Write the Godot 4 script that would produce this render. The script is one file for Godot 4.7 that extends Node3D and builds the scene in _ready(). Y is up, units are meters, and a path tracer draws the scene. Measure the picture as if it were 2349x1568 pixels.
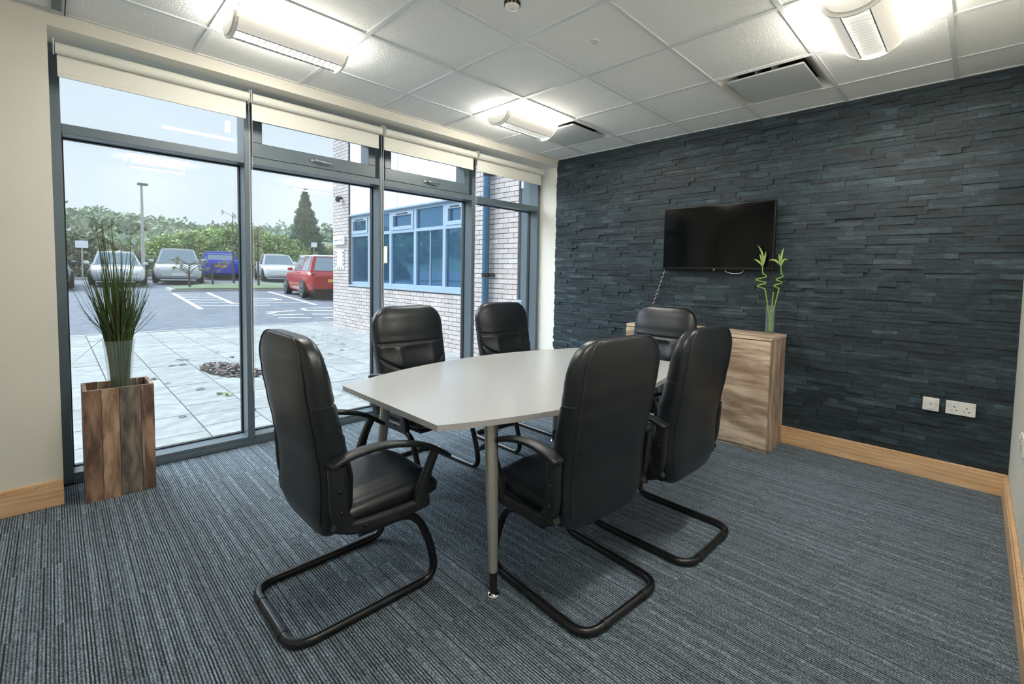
extends Node3D
# A small meeting room with a wall of glazing. x runs from the glazed wall (x = 0) into the room, y is up,
# z runs from the slate wall (z = 0) towards the rear wall. Units are metres.

const CEIL := 2.616
const XR := 3.812          # right wall
const ZB := 4.75           # rear wall
const ZP := 3.963          # edge of the pier beside the glazing
const XF := -0.285         # inner face of the window frame
const GROUND := -0.04      # level of the patio
var rng := RandomNumberGenerator.new()
var M := {}
var used := {}
var eye := Vector3(3.618, 1.307, 3.974)

# ---------------------------------------------------------------- mesh builder
class MB:
	var v := PackedVector3Array()
	var n := PackedVector3Array()
	var t := PackedVector2Array()
	var c := PackedColorArray()
	var ix := PackedInt32Array()
	var col := Color(1, 1, 1)
	func add(p: Vector3, nn: Vector3, uv := Vector2.ZERO) -> int:
		v.append(p); n.append(nn); t.append(uv); c.append(col)
		return v.size() - 1
	func tri(a: int, b: int, d: int) -> void:
		var g := (v[b] - v[a]).cross(v[d] - v[a])
		if g.dot(n[a] + n[b] + n[d]) > 0.0:
			ix.append(a); ix.append(d); ix.append(b)
		else:
			ix.append(a); ix.append(b); ix.append(d)
	func quadi(a: int, b: int, d: int, e: int) -> void:
		tri(a, b, d); tri(a, d, e)
	func quad(p0: Vector3, p1: Vector3, p2: Vector3, p3: Vector3, nn: Vector3) -> void:
		var a := add(p0, nn, Vector2(0, 0)); var b := add(p1, nn, Vector2(1, 0)); var d := add(p2, nn, Vector2(1, 1)); var e := add(p3, nn, Vector2(0, 1))
		quadi(a, b, d, e)
	func box(at: Vector3, s: Vector3, b := Basis()) -> void:
		var h := s / 2.0
		for ax in 3:
			for sg in [-1.0, 1.0]:
				var u := Vector3.ZERO; var w := Vector3.ZERO; var nn := Vector3.ZERO
				nn[ax] = sg; u[(ax + 1) % 3] = h[(ax + 1) % 3]; w[(ax + 2) % 3] = h[(ax + 2) % 3]
				var o := Vector3.ZERO; o[ax] = sg * h[ax]
				quad(at + b * (o - u - w), at + b * (o + u - w), at + b * (o + u + w), at + b * (o - u + w), b * nn)
	# a box whose edges and corners are rounded off by r
	func rbox(at: Vector3, s: Vector3, r := 0.004, b := Basis()) -> void:
		var h := s / 2.0
		r = minf(r, minf(h.x, minf(h.y, h.z)) * 0.95)
		var id := {}
		for sx in [-1, 1]:
			for sy in [-1, 1]:
				for sz in [-1, 1]:
					var sg := Vector3(sx, sy, sz)
					for ax in 3:
						var p := (h - Vector3.ONE * r) * sg
						p[ax] = h[ax] * sg[ax]
						var nn := Vector3.ZERO; nn[ax] = sg[ax]
						id[[sx, sy, sz, ax]] = add(at + b * p, b * nn)
		for sx in [-1, 1]:
			for sy in [-1, 1]:
				for sz in [-1, 1]:
					tri(id[[sx, sy, sz, 0]], id[[sx, sy, sz, 1]], id[[sx, sy, sz, 2]])
		for s1 in [-1, 1]:
			quadi(id[[s1, -1, -1, 0]], id[[s1, 1, -1, 0]], id[[s1, 1, 1, 0]], id[[s1, -1, 1, 0]])
			quadi(id[[-1, s1, -1, 1]], id[[1, s1, -1, 1]], id[[1, s1, 1, 1]], id[[-1, s1, 1, 1]])
			quadi(id[[-1, -1, s1, 2]], id[[1, -1, s1, 2]], id[[1, 1, s1, 2]], id[[-1, 1, s1, 2]])
			for s2 in [-1, 1]:
				quadi(id[[s1, s2, -1, 0]], id[[s1, s2, 1, 0]], id[[s1, s2, 1, 1]], id[[s1, s2, -1, 1]])
				quadi(id[[s1, -1, s2, 0]], id[[s1, 1, s2, 0]], id[[s1, 1, s2, 2]], id[[s1, -1, s2, 2]])
				quadi(id[[-1, s1, s2, 1]], id[[1, s1, s2, 1]], id[[1, s1, s2, 2]], id[[-1, s1, s2, 2]])
	# rings of equal length, joined smoothly; the ends may be closed with flat fans
	func loft(rings: Array, closed := true, caps := true, uvs := Vector2(1, 1)) -> void:
		var m: int = rings[0].size()
		var k := rings.size()
		var nn := []
		var vote := 0.0
		for i in k:
			var row := PackedVector3Array()
			var mid := Vector3.ZERO
			for q in rings[i]: mid += q
			mid /= m
			for j in m:
				var j0 := (j - 1 + m) % m if closed else maxi(j - 1, 0)
				var j1 := (j + 1) % m if closed else mini(j + 1, m - 1)
				var du: Vector3 = rings[i][j1] - rings[i][j0]
				var dv: Vector3 = rings[mini(i + 1, k - 1)][j] - rings[maxi(i - 1, 0)][j]
				var g := du.cross(dv)
				if g.length() < 1e-12:
					g = (rings[i][j] - mid)
				g = g.normalized()
				vote += g.dot((rings[i][j] - mid).normalized())
				row.append(g)
			nn.append(row)
		var sg := 1.0 if vote >= 0.0 else -1.0
		var base := v.size()
		for i in k:
			for j in (m + 1 if closed else m):
				add(rings[i][j % m], nn[i][j % m] * sg, Vector2(float(j) / m * uvs.x, float(i) / maxf(1.0, k - 1) * uvs.y))
		var w := m + 1 if closed else m
		for i in k - 1:
			for j in w - 1:
				quadi(base + i * w + j, base + i * w + j + 1, base + (i + 1) * w + j + 1, base + (i + 1) * w + j)
		if caps and closed:
			for e in [0, k - 1]:
				var mid := Vector3.ZERO
				for q in rings[e]: mid += q
				mid /= m
				var inner := Vector3.ZERO
				for q in rings[1 if e == 0 else k - 2]: inner += q
				inner /= m
				var d := (mid - inner).normalized()
				var g := Vector3.ZERO
				for j in m: g += (rings[e][j] - mid).cross(rings[e][(j + 1) % m] - mid)
				if g.length() > 1e-12:
					g = g.normalized()
					if g.dot(d) < 0: g = -g
				else: g = d
				var o := add(mid, g)
				var f := v.size()
				for j in m: add(rings[e][j], g)
				for j in m: tri(o, f + j, f + (j + 1) % m)
	func tube(path: Array, r, sides := 8, ring_closed := false) -> void:
		var rings := []
		var k := path.size()
		var up := Vector3.UP
		var d0: Vector3 = (path[1] - path[0]).normalized()
		if absf(d0.dot(up)) > 0.9: up = Vector3.RIGHT
		var side := d0.cross(up).normalized()
		for i in k:
			var d: Vector3 = (path[mini(i + 1, k - 1)] - path[maxi(i - 1, 0)])
			if ring_closed: d = path[(i + 1) % k] - path[(i - 1 + k) % k]
			d = d.normalized()
			side = (side - d * side.dot(d)).normalized()
			var w := d.cross(side)
			var rr: float = r if (r is float) else r[i]
			var ring := PackedVector3Array()
			for j in sides:
				var a := TAU * j / sides
				ring.append(path[i] + (side * cos(a) + w * sin(a)) * rr)
			rings.append(ring)
		if ring_closed:
			rings.append(rings[0])
		loft(rings, true, not ring_closed)
	# a path in a plane square to "side", swept with an oval a (along side) by b, squareness e
	func strap(path: Array, side: Vector3, a, b, e := 2.0, sides := 12) -> void:
		var rings := []
		var k := path.size()
		for i in k:
			var d: Vector3 = (path[mini(i + 1, k - 1)] - path[maxi(i - 1, 0)]).normalized()
			var w := d.cross(side).normalized()
			var aa: float = a if (a is float) else a[i]
			var bb: float = b if (b is float) else b[i]
			var ring := PackedVector3Array()
			for j in sides:
				var q := TAU * (j + 0.5) / sides
				ring.append(path[i] + side * aa * signf(cos(q)) * pow(absf(cos(q)), 2.0 / e) + w * bb * signf(sin(q)) * pow(absf(sin(q)), 2.0 / e))
			rings.append(ring)
		loft(rings)
	# profile of (radius, height) turned about the y axis at "at"
	func lathe(at: Vector3, prof: Array, segs := 24, b := Basis()) -> void:
		var rings := []
		for q in prof:
			var ring := PackedVector3Array()
			for j in segs:
				var a := TAU * j / segs
				ring.append(at + b * Vector3(cos(a) * q.x, q.y, sin(a) * q.x))
			rings.append(ring)
		loft(rings, true, true)
	# a flat outline (x, y) pushed out along z from z0 to z1, with a fan cap: convex outlines only
	func prism(outline: Array, z0: float, z1: float, b := Basis(), at := Vector3.ZERO) -> void:
		var k := outline.size()
		var mid := Vector2.ZERO
		for q in outline: mid += q
		mid /= k
		for i in k:
			var p: Vector2 = outline[i]; var q: Vector2 = outline[(i + 1) % k]
			var e := q - p
			var nn := Vector2(e.y, -e.x).normalized()
			if nn.dot((p + q) / 2.0 - mid) < 0: nn = -nn
			quad(at + b * Vector3(p.x, p.y, z0), at + b * Vector3(q.x, q.y, z0), at + b * Vector3(q.x, q.y, z1), at + b * Vector3(p.x, p.y, z1), b * Vector3(nn.x, nn.y, 0))
		for z in [z0, z1]:
			var nn := b * Vector3(0, 0, 1.0 if z == maxf(z0, z1) else -1.0)
			var o := add(at + b * Vector3(mid.x, mid.y, z), nn)
			var f := v.size()
			for q in outline: add(at + b * Vector3(q.x, q.y, z), nn)
			for i in k: tri(o, f + i, f + (i + 1) % k)
	func mesh() -> ArrayMesh:
		var a := []
		a.resize(Mesh.ARRAY_MAX)
		a[Mesh.ARRAY_VERTEX] = v; a[Mesh.ARRAY_NORMAL] = n; a[Mesh.ARRAY_TEX_UV] = t; a[Mesh.ARRAY_COLOR] = c; a[Mesh.ARRAY_INDEX] = ix
		var m := ArrayMesh.new()
		m.add_surface_from_arrays(Mesh.PRIMITIVE_TRIANGLES, a)
		return m

# ---------------------------------------------------------------- scene helpers
func numbered(called: String) -> String:
	if not used.has(called):
		used[called] = 0
		return called
	used[called] += 1
	return "%s_%03d" % [called, used[called]]

func tag(o: Node, label: String, category := "", group := "", kind := "") -> void:
	if label: o.set_meta("label", label)
	if category: o.set_meta("category", category)
	if group: o.set_meta("group", group)
	if kind: o.set_meta("kind", kind)

func base(called: String, at := Vector3.ZERO, turn := 0.0) -> Node3D:
	var o := Node3D.new()
	o.name = numbered(called)
	add_child(o)
	o.position = at
	o.rotation.y = turn
	return o

func thing(called: String, label: String, category: String, at := Vector3.ZERO, turn := 0.0, group := "") -> Node3D:
	var o := base(called, at, turn)
	tag(o, label, category, group)
	return o

func put(mesh, called: String, mat: Material, parent: Node = null) -> MeshInstance3D:
	var o := MeshInstance3D.new()
	o.mesh = mesh.mesh() if mesh is MB else mesh
	o.material_override = mat
	o.name = called if parent else numbered(called)
	(parent if parent else self).add_child(o, true)
	return o

func struct(called: String) -> Node3D:
	var o := Node3D.new()
	o.name = numbered(called)
	add_child(o)
	o.set_meta("kind", "structure")
	return o

func bx(called: String, parent: Node, at: Vector3, s: Vector3, mat: Material, r := 0.0, b := Basis()) -> MeshInstance3D:
	var m := MB.new()
	if r > 0.0: m.rbox(at, s, r, b)
	else: m.box(at, s, b)
	return put(m, called, mat, parent)

# corner-to-corner version
func bz(called: String, parent: Node, lo: Vector3, hi: Vector3, mat: Material, r := 0.0) -> MeshInstance3D:
	return bx(called, parent, (lo + hi) / 2.0, hi - lo, mat, r)

func smooth_path(pts: Array, steps := 6) -> Array:
	var out := []
	var k := pts.size()
	for i in k - 1:
		var p0: Vector3 = pts[maxi(i - 1, 0)]; var p1: Vector3 = pts[i]; var p2: Vector3 = pts[i + 1]; var p3: Vector3 = pts[mini(i + 2, k - 1)]
		for s in steps:
			out.append(p1.cubic_interpolate(p2, p0, p3, float(s) / steps))
	out.append(pts[k - 1])
	return out

# a path of straight runs whose corners are rounded with radius r
func rounded_path(pts: Array, r: float, steps := 6) -> Array:
	var out := [pts[0]]
	for i in range(1, pts.size() - 1):
		var p: Vector3 = pts[i]
		var a: Vector3 = (pts[i - 1] - p); var b: Vector3 = (pts[i + 1] - p)
		var rr := minf(r, minf(a.length(), b.length()) * 0.48)
		var pa := p + a.normalized() * rr; var pb := p + b.normalized() * rr
		for s in steps + 1:
			var q := float(s) / steps
			out.append(pa.lerp(p, q).lerp(p.lerp(pb, q), q))
	out.append(pts[pts.size() - 1])
	return out

# many alike blocks: the 300 that show largest become parts of their own, the rest one part of kind "stuff"
func pieces(list: Array, called: String, rest_called: String, tints: Array, mat: Material, parent: Node, r := 0.0) -> void:
	var unit := []
	for k in tints.size():
		var m := MB.new()
		m.col = tints[k]
		if r > 0.0: m.rbox(Vector3.ZERO, Vector3.ONE, r)
		else: m.box(Vector3.ZERO, Vector3.ONE)
		unit.append(m.mesh())
	for q in list:
		q.size = q.s.x * q.s.y * q.s.z / minf(q.s.x, minf(q.s.y, q.s.z)) / maxf(0.3, (q.at - eye).length_squared())
	list.sort_custom(func(a, b): return a.size > b.size)
	var rest := MB.new()
	for k in list.size():
		var q = list[k]
		if k < 300:
			var o := MeshInstance3D.new()
			o.mesh = unit[q.tint]
			o.material_override = mat
			o.name = called
			parent.add_child(o, true)
			o.position = q.at
			o.scale = q.s
		else:
			rest.col = tints[q.tint]
			rest.box(q.at, q.s)
	if list.size() > 300:
		var o := put(rest, rest_called, mat, parent)
		o.set_meta("kind", "stuff")

# ---------------------------------------------------------------- materials
func picture(w: int, h: int, f: Callable) -> ImageTexture:
	var d := PackedByteArray()
	d.resize(w * h * 3)
	var k := 0
	for y in h:
		for x in w:
			var q: Color = f.call(x, y)
			d[k] = int(clampf(q.r, 0, 1) * 255.0); d[k + 1] = int(clampf(q.g, 0, 1) * 255.0); d[k + 2] = int(clampf(q.b, 0, 1) * 255.0)
			k += 3
	var im := Image.create_from_data(w, h, false, Image.FORMAT_RGB8, d)
	im.generate_mipmaps()
	return ImageTexture.create_from_image(im)

func mat(rgb: Color, rough := 0.6, metal := 0.0) -> StandardMaterial3D:
	var m := StandardMaterial3D.new()
	m.albedo_color = rgb
	m.roughness = rough
	m.metallic = metal
	return m

func c255(r: float, g: float, b: float) -> Color:
	return Color(r / 255.0, g / 255.0, b / 255.0)

func noise(freq: float, sd: int, oct := 3) -> FastNoiseLite:
	var q := FastNoiseLite.new()
	q.seed = sd; q.frequency = freq; q.fractal_octaves = oct
	q.noise_type = FastNoiseLite.TYPE_SIMPLEX_SMOOTH
	return q

func bump_tex(freq: float, sd: int, strength: float, size := 512) -> NoiseTexture2D:
	var q := NoiseTexture2D.new()
	q.width = size; q.height = size; q.seamless = true; q.as_normal_map = true; q.bump_strength = strength
	q.noise = noise(freq, sd, 4)
	return q

func tri_map(m: StandardMaterial3D, scale: float, world := true) -> StandardMaterial3D:
	m.uv1_triplanar = true
	m.uv1_world_triplanar = world
	m.uv1_scale = Vector3.ONE * scale
	return m

# grain along u; light to dark over the ramp
func wood_tex(sd: int, lo: Color, hi: Color, rings: float, streak: float, knots := 0.0) -> ImageTexture:
	var a := noise(0.006, sd, 3); var b := noise(0.05, sd + 7, 3); var e := noise(0.004, sd + 3, 2)
	return picture(512, 512, func(x, y):
		var th: float = TAU * x / 512.0
		# wrapped along u so that the repeat does not show
		var cx: float = cos(th) * 14.0; var cy: float = sin(th) * 14.0
		var warp: float = a.get_noise_3d(cx, cy, y * 1.0)
		var g: float = 0.5 + 0.5 * sin((y / 512.0 * rings + warp * 1.6) * TAU)
		var s: float = b.get_noise_3d(cx * 1.4, cy * 1.4, y * 5.0)
		var big: float = e.get_noise_3d(cx * 5.0, cy * 5.0, y * 3.2)
		var q: float = clampf(0.55 + (g - 0.5) * 0.35 + s * streak + big * knots, 0.0, 1.0)
		return lo.lerp(hi, q))

func turned(tex: ImageTexture) -> ImageTexture:
	var im: Image = tex.get_image().duplicate()
	im.rotate_90(CLOCKWISE)
	return ImageTexture.create_from_image(im)

func make_materials() -> void:
	M.paint = mat(c255(233, 230, 219), 0.75)
	M.paint.normal_enabled = true; M.paint.normal_texture = bump_tex(0.03, 3, 1.2); M.paint.normal_scale = 0.12
	tri_map(M.paint, 2.5)
	M.white_paint = mat(c255(240, 237, 227), 0.55)
	M.tile = mat(c255(240, 241, 237), 0.9)
	M.tile.normal_enabled = true; M.tile.normal_texture = bump_tex(0.05, 11, 6.0); M.tile.normal_scale = 0.35
	tri_map(M.tile, 3.0)
	M.grid_bar = mat(c255(218, 222, 222), 0.45)
	M.frame = mat(c255(88, 102, 110), 0.34)
	M.gasket = mat(c255(18, 22, 28), 0.6)
	M.chrome = mat(c255(225, 225, 225), 0.12, 1.0)
	M.steel = mat(c255(186, 185, 178), 0.36, 0.55)
	M.black_plastic = mat(c255(26, 29, 31), 0.42)
	M.black_tube = mat(c255(14, 15, 17), 0.3)
	M.white_plastic = mat(c255(236, 234, 228), 0.35)
	M.dark = mat(c255(12, 13, 14), 0.7)
	# leather
	M.leather = mat(c255(21, 27, 32), 0.34)
	M.leather.normal_enabled = true; M.leather.normal_texture = bump_tex(0.11, 21, 4.0); M.leather.normal_scale = 0.16
	tri_map(M.leather, 5.0, false)
	M.leather.rim_enabled = false
	M.seam = mat(c255(16, 17, 19), 0.5)
	M.piping = mat(c255(40, 43, 45), 0.35)
	# table
	M.table = mat(c255(190, 192, 191), 0.24)
	M.table_edge = mat(c255(188, 186, 184), 0.4)
	# glass
	M.pane = mat(Color(0.82, 0.9, 0.92, 0.02), 0.0)
	M.pane.transparency = BaseMaterial3D.TRANSPARENCY_ALPHA
	M.glass = mat(Color(0.8, 0.92, 0.9, 0.06), 0.0)
	M.glass.transparency = BaseMaterial3D.TRANSPARENCY_ALPHA
	M.screen = mat(c255(4, 5, 6), 0.10); M.screen.metallic_specular = 0.3
	M.bezel = mat(c255(10, 10, 11), 0.22)
	# woods
	var oak := wood_tex(5, c255(200, 154, 110), c255(244, 210, 168), 22.0, 0.30, 0.25)
	M.oak = mat(Color.WHITE, 0.45); M.oak.albedo_texture = oak; tri_map(M.oak, 1.6)
	var ash := wood_tex(15, c255(146, 122, 102), c255(236, 214, 190), 8.0, 0.50, 0.60)
	M.ash_h = mat(Color.WHITE, 0.5); M.ash_h.albedo_texture = ash; tri_map(M.ash_h, 1.35)
	M.ash_v = mat(Color.WHITE, 0.5); M.ash_v.albedo_texture = turned(ash); tri_map(M.ash_v, 1.35)
	var rust := [["plank_a", 31, c255(84, 62, 50), c255(158, 128, 104)], ["plank_b", 37, c255(104, 80, 62), c255(190, 160, 130)], ["plank_c", 43, c255(70, 64, 60), c255(140, 128, 114)], ["plank_d", 49, c255(84, 64, 54), c255(170, 140, 116)]]
	for q in rust:
		M[q[0]] = mat(Color.WHITE, 0.62)
		M[q[0]].albedo_texture = turned(wood_tex(q[1], q[2], q[3], 5.0, 0.5, 0.8))
		tri_map(M[q[0]], 2.2)
	M.plank_in = mat(c255(60, 46, 38), 0.8)
	# slate, brick, slabs: the tint of each piece is its vertex colour
	M.slate = mat(Color.WHITE, 0.62)
	M.slate.vertex_color_use_as_albedo = true
	var sn := noise(0.012, 61, 4); var sm := noise(0.06, 62, 3)
	M.slate.albedo_texture = picture(512, 512, func(x, y):
		var th: float = TAU * x / 512.0; var ph: float = TAU * y / 512.0
		var q: float = 0.74 + 0.26 * sn.get_noise_3d(cos(th) * 30.0, sin(th) * 30.0 + cos(ph) * 110.0, sin(ph) * 110.0)
		var f: float = sm.get_noise_3d(cos(th) * 16.0, sin(th) * 16.0 + cos(ph) * 90.0, sin(ph) * 90.0)
		q += maxf(0.0, f - 0.36) * 1.6 + f * 0.12
		return Color(q, q, q))
	M.slate.normal_enabled = true; M.slate.normal_texture = bump_tex(0.02, 63, 9.0); M.slate.normal_scale = 0.28
	tri_map(M.slate, 2.1)
	M.brick = mat(Color.WHITE, 0.85)
	M.brick.vertex_color_use_as_albedo = true
	M.brick.normal_enabled = true; M.brick.normal_texture = bump_tex(0.06, 65, 6.0); M.brick.normal_scale = 0.4
	tri_map(M.brick, 2.0)
	M.mortar = mat(c255(120, 108, 104), 0.95)
	M.slab = mat(Color.WHITE, 0.85)
	M.slab.vertex_color_use_as_albedo = true
	var pn := noise(0.02, 71, 4)
	M.slab.albedo_texture = picture(256, 256, func(x, y):
		var th: float = TAU * x / 256.0; var ph: float = TAU * y / 256.0
		var q: float = 0.93 + 0.12 * pn.get_noise_3d(cos(th) * 60.0, sin(th) * 60.0 + cos(ph) * 60.0, sin(ph) * 60.0)
		return Color(q, q, q))
	tri_map(M.slab, 0.7)
	M.joint = mat(c255(74, 86, 80), 0.95)
	# carpet: ribs along x, about 52 to a half-metre tile
	var cr := RandomNumberGenerator.new(); cr.seed = 5
	var ribs := []
	for k in 53: ribs.append([cr.randf_range(0.30, 0.95), cr.randf_range(-0.12, 0.12), cr.randf_range(0.78, 1.05)])
	var cn := noise(0.09, 81, 2); var cm := noise(0.012, 82, 2)
	M.carpet = mat(Color.WHITE, 0.95)
	M.carpet.albedo_texture = picture(512, 1024, func(x, y):
		var p: float = y / 1024.0 * 52.0
		var k := int(p)
		var fr: float = p - k
		var yarn: float = 0.5 + 0.5 * cn.get_noise_2d(x * 1.0, k * 97.0 + fr * 9.0)
		var dash: float = cm.get_noise_2d(x * 1.0, k * 53.0)
		var groove: float = smoothstep(0.30 + ribs[k][1], 0.06, absf(fr - 0.5) * 1.0) 
		groove = smoothstep(0.62, 0.96, 1.0 - absf(fr - 0.5) * 1.0) * ribs[k][0]
		var lum: float = (0.74 + 0.62 * (yarn - 0.5) + 0.12 * dash) * ribs[k][2]
		var q: float = lum * (1.0 - 0.92 * clampf(groove, 0.0, 1.0))
		return Color(q * 0.68, q * 0.77, q * 0.84))
	M.carpet.uv1_scale = Vector3(1, 1, 1)
	M.carpet.normal_enabled = true; M.carpet.normal_texture = bump_tex(0.12, 83, 8.0, 256); M.carpet.normal_scale = 0.4
	M.blind = mat(c255(236, 236, 228), 0.85)
	M.blind.backlight_enabled = true; M.blind.backlight = Color(0.10, 0.10, 0.095)
	M.lamp_white = mat(c255(240, 238, 232), 0.5)
	M.lamp_glow = mat(c255(250, 250, 250), 0.5)
	M.lamp_glow.emission_enabled = true; M.lamp_glow.emission = Color(1.0, 0.97, 0.93); M.lamp_glow.emission_energy_multiplier = 1.6
	M.lamp_tube = mat(c255(250, 250, 250), 0.5)
	M.lamp_tube.emission_enabled = true; M.lamp_tube.emission = Color(1.0, 0.96, 0.9); M.lamp_tube.emission_energy_multiplier = 3.0
	M.perforated = mat(c255(232, 228, 220), 0.5)
	M.perforated.emission_enabled = true; M.perforated.emission = Color(1.0, 0.97, 0.92); M.perforated.emission_energy_multiplier = 0.35
	M.vent_panel = mat(c255(196, 200, 198), 0.4)
	# plants
	M.blade = mat(c255(84, 106, 50), 0.5); M.blade.backlight_enabled = true; M.blade.backlight = Color(0.2, 0.25, 0.1)
	M.blade_dark = mat(c255(50, 72, 38), 0.5)
	M.blade_brown = mat(c255(92, 80, 44), 0.6)
	M.bamboo = mat(c255(126, 166, 70), 0.4)
	M.bamboo_leaf = mat(c255(168, 196, 108), 0.45); M.bamboo_leaf.backlight_enabled = true; M.bamboo_leaf.backlight = Color(0.3, 0.35, 0.15)
	M.foliage = mat(Color.WHITE, 0.8); M.foliage.vertex_color_use_as_albedo = true
	M.foliage.backlight_enabled = true; M.foliage.backlight = Color(0.35, 0.4, 0.25)
	M.grass = mat(c255(112, 128, 96), 0.95)
	M.bark = mat(c255(84, 74, 66), 0.9)
	# outside
	var an := noise(0.05, 91, 4)
	M.asphalt = mat(Color.WHITE, 0.85)
	M.asphalt.albedo_texture = picture(256, 256, func(x, y):
		var th: float = TAU * x / 256.0; var ph: float = TAU * y / 256.0
		var q: float = 0.46 + 0.08 * an.get_noise_3d(cos(th) * 40.0, sin(th) * 40.0 + cos(ph) * 40.0, sin(ph) * 40.0)
		return Color(q * 0.94, q * 0.99, q * 1.08))
	tri_map(M.asphalt, 0.25)
	M.road_paint = mat(c255(236, 236, 232), 0.8)
	M.kerb = mat(c255(182, 182, 178), 0.9)
	M.annex_frame = mat(c255(160, 182, 202), 0.45)
	M.annex_glass = mat(c255(84, 128, 164), 0.03, 0.7)
	M.annex_panel = mat(c255(236, 240, 246), 0.4)
	M.pipe = mat(c255(66, 104, 132), 0.4)
	M.poster = mat(c255(238, 232, 196), 0.7)
	M.sign_white = mat(c255(240, 242, 244), 0.5)
	M.sign_blue = mat(c255(90, 150, 190), 0.5)
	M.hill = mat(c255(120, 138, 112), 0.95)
	M.tyre = mat(c255(28, 28, 30), 0.8)
	M.rim = mat(c255(190, 192, 196), 0.3, 0.8)
	M.car_glass = mat(c255(150, 166, 178), 0.06, 0.6)
	M.lamp_clear = mat(c255(226, 230, 234), 0.12)
	M.lamp_red = mat(c255(150, 22, 26), 0.2)
	M.plate_yellow = mat(c255(230, 190, 70), 0.5)
	M.plate_white = mat(c255(236, 236, 230), 0.5)
	M.leaf_brown = mat(Color.WHITE, 0.8); M.leaf_brown.vertex_color_use_as_albedo = true

# ---------------------------------------------------------------- the start
func _ready() -> void:
	rng.seed = 20240
	# camera
	var f := 1058.55
	var cam := Camera3D.new()
	cam.name = "camera"
	add_child(cam)
	cam.near = 0.05
	cam.far = 600.0
	cam.keep_aspect = Camera3D.KEEP_HEIGHT
	cam.set_frustum(0.05 * 1568.0 / f, Vector2(-90.26 / f * 0.05, -95.31 / f * 0.05), 0.05, 600.0)
	cam.transform = Transform3D(Basis(Vector3.UP, deg_to_rad(42.775)) * Basis(Vector3.RIGHT, deg_to_rad(-3.1764)) * Basis(Vector3.BACK, deg_to_rad(1.2693)), eye)
	cam.current = true
	# sky: bright overcast
	var env := Environment.new()
	env.tonemap_mode = Environment.TONE_MAPPER_LINEAR
	env.tonemap_exposure = 1.12
	env.background_mode = Environment.BG_SKY
	env.sdfgi_enabled = true; env.ssao_enabled = true; env.ssil_enabled = true
	var sky := ProceduralSkyMaterial.new()
	sky.sky_top_color = Color(0.84, 0.93, 1.0)
	sky.sky_horizon_color = Color(0.86, 0.925, 0.965)
	sky.sky_curve = 0.6
	sky.sky_energy_multiplier = 1.0
	sky.ground_bottom_color = Color(0.35, 0.37, 0.38)
	sky.ground_horizon_color = Color(0.6, 0.63, 0.64)
	sky.sky_cover = clouds()
	sky.sky_cover_modulate = Color(1, 1, 1, 0.30)
	env.sky = Sky.new()
	env.sky.sky_material = sky
	env.background_energy_multiplier = 1.0
	var we := WorldEnvironment.new()
	we.name = "world"
	we.environment = env
	add_child(we)
	# the sun behind thin cloud: very wide and soft
	var sun := DirectionalLight3D.new()
	sun.name = "veiled_sun"
	sun.light_color = Color(0.90, 0.96, 1.0)
	sun.light_energy = 2.0
	sun.light_angular_distance = 55.0
	sun.sky_mode = DirectionalLight3D.SKY_MODE_LIGHT_ONLY
	sun.shadow_enabled = true
	add_child(sun)
	sun.look_at_from_position(Vector3.ZERO, -Vector3(-0.62, 0.68, 0.39), Vector3.UP)
	make_materials()
	build_shell()
	build_windows()
	build_slate()
	build_ceiling()
	build_table()
	build_chairs()
	build_sideboard()
	build_television()
	build_planter()
	build_blinds()
	build_small()
	build_outside()

func clouds() -> ImageTexture:
	var q := noise(0.9, 101, 4)
	var w := 512; var h := 256
	var d := PackedByteArray(); d.resize(w * h * 4)
	for y in h:
		for x in w:
			var up := (0.5 - (y + 0.5) / h) * PI
			var az := (x + 0.5) / w * TAU
			var dir := Vector3(cos(az) * cos(up), sin(up) * 2.6, sin(az) * cos(up))
			var g := clampf(0.45 + 0.9 * q.get_noise_3dv(dir * 1.6), 0.0, 1.0)
			var k := (y * w + x) * 4
			d[k] = int(g * 200); d[k + 1] = int(g * 206); d[k + 2] = int(g * 214); d[k + 3] = 255
	return ImageTexture.create_from_image(Image.create_from_data(w, h, false, Image.FORMAT_RGBA8, d))

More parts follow.
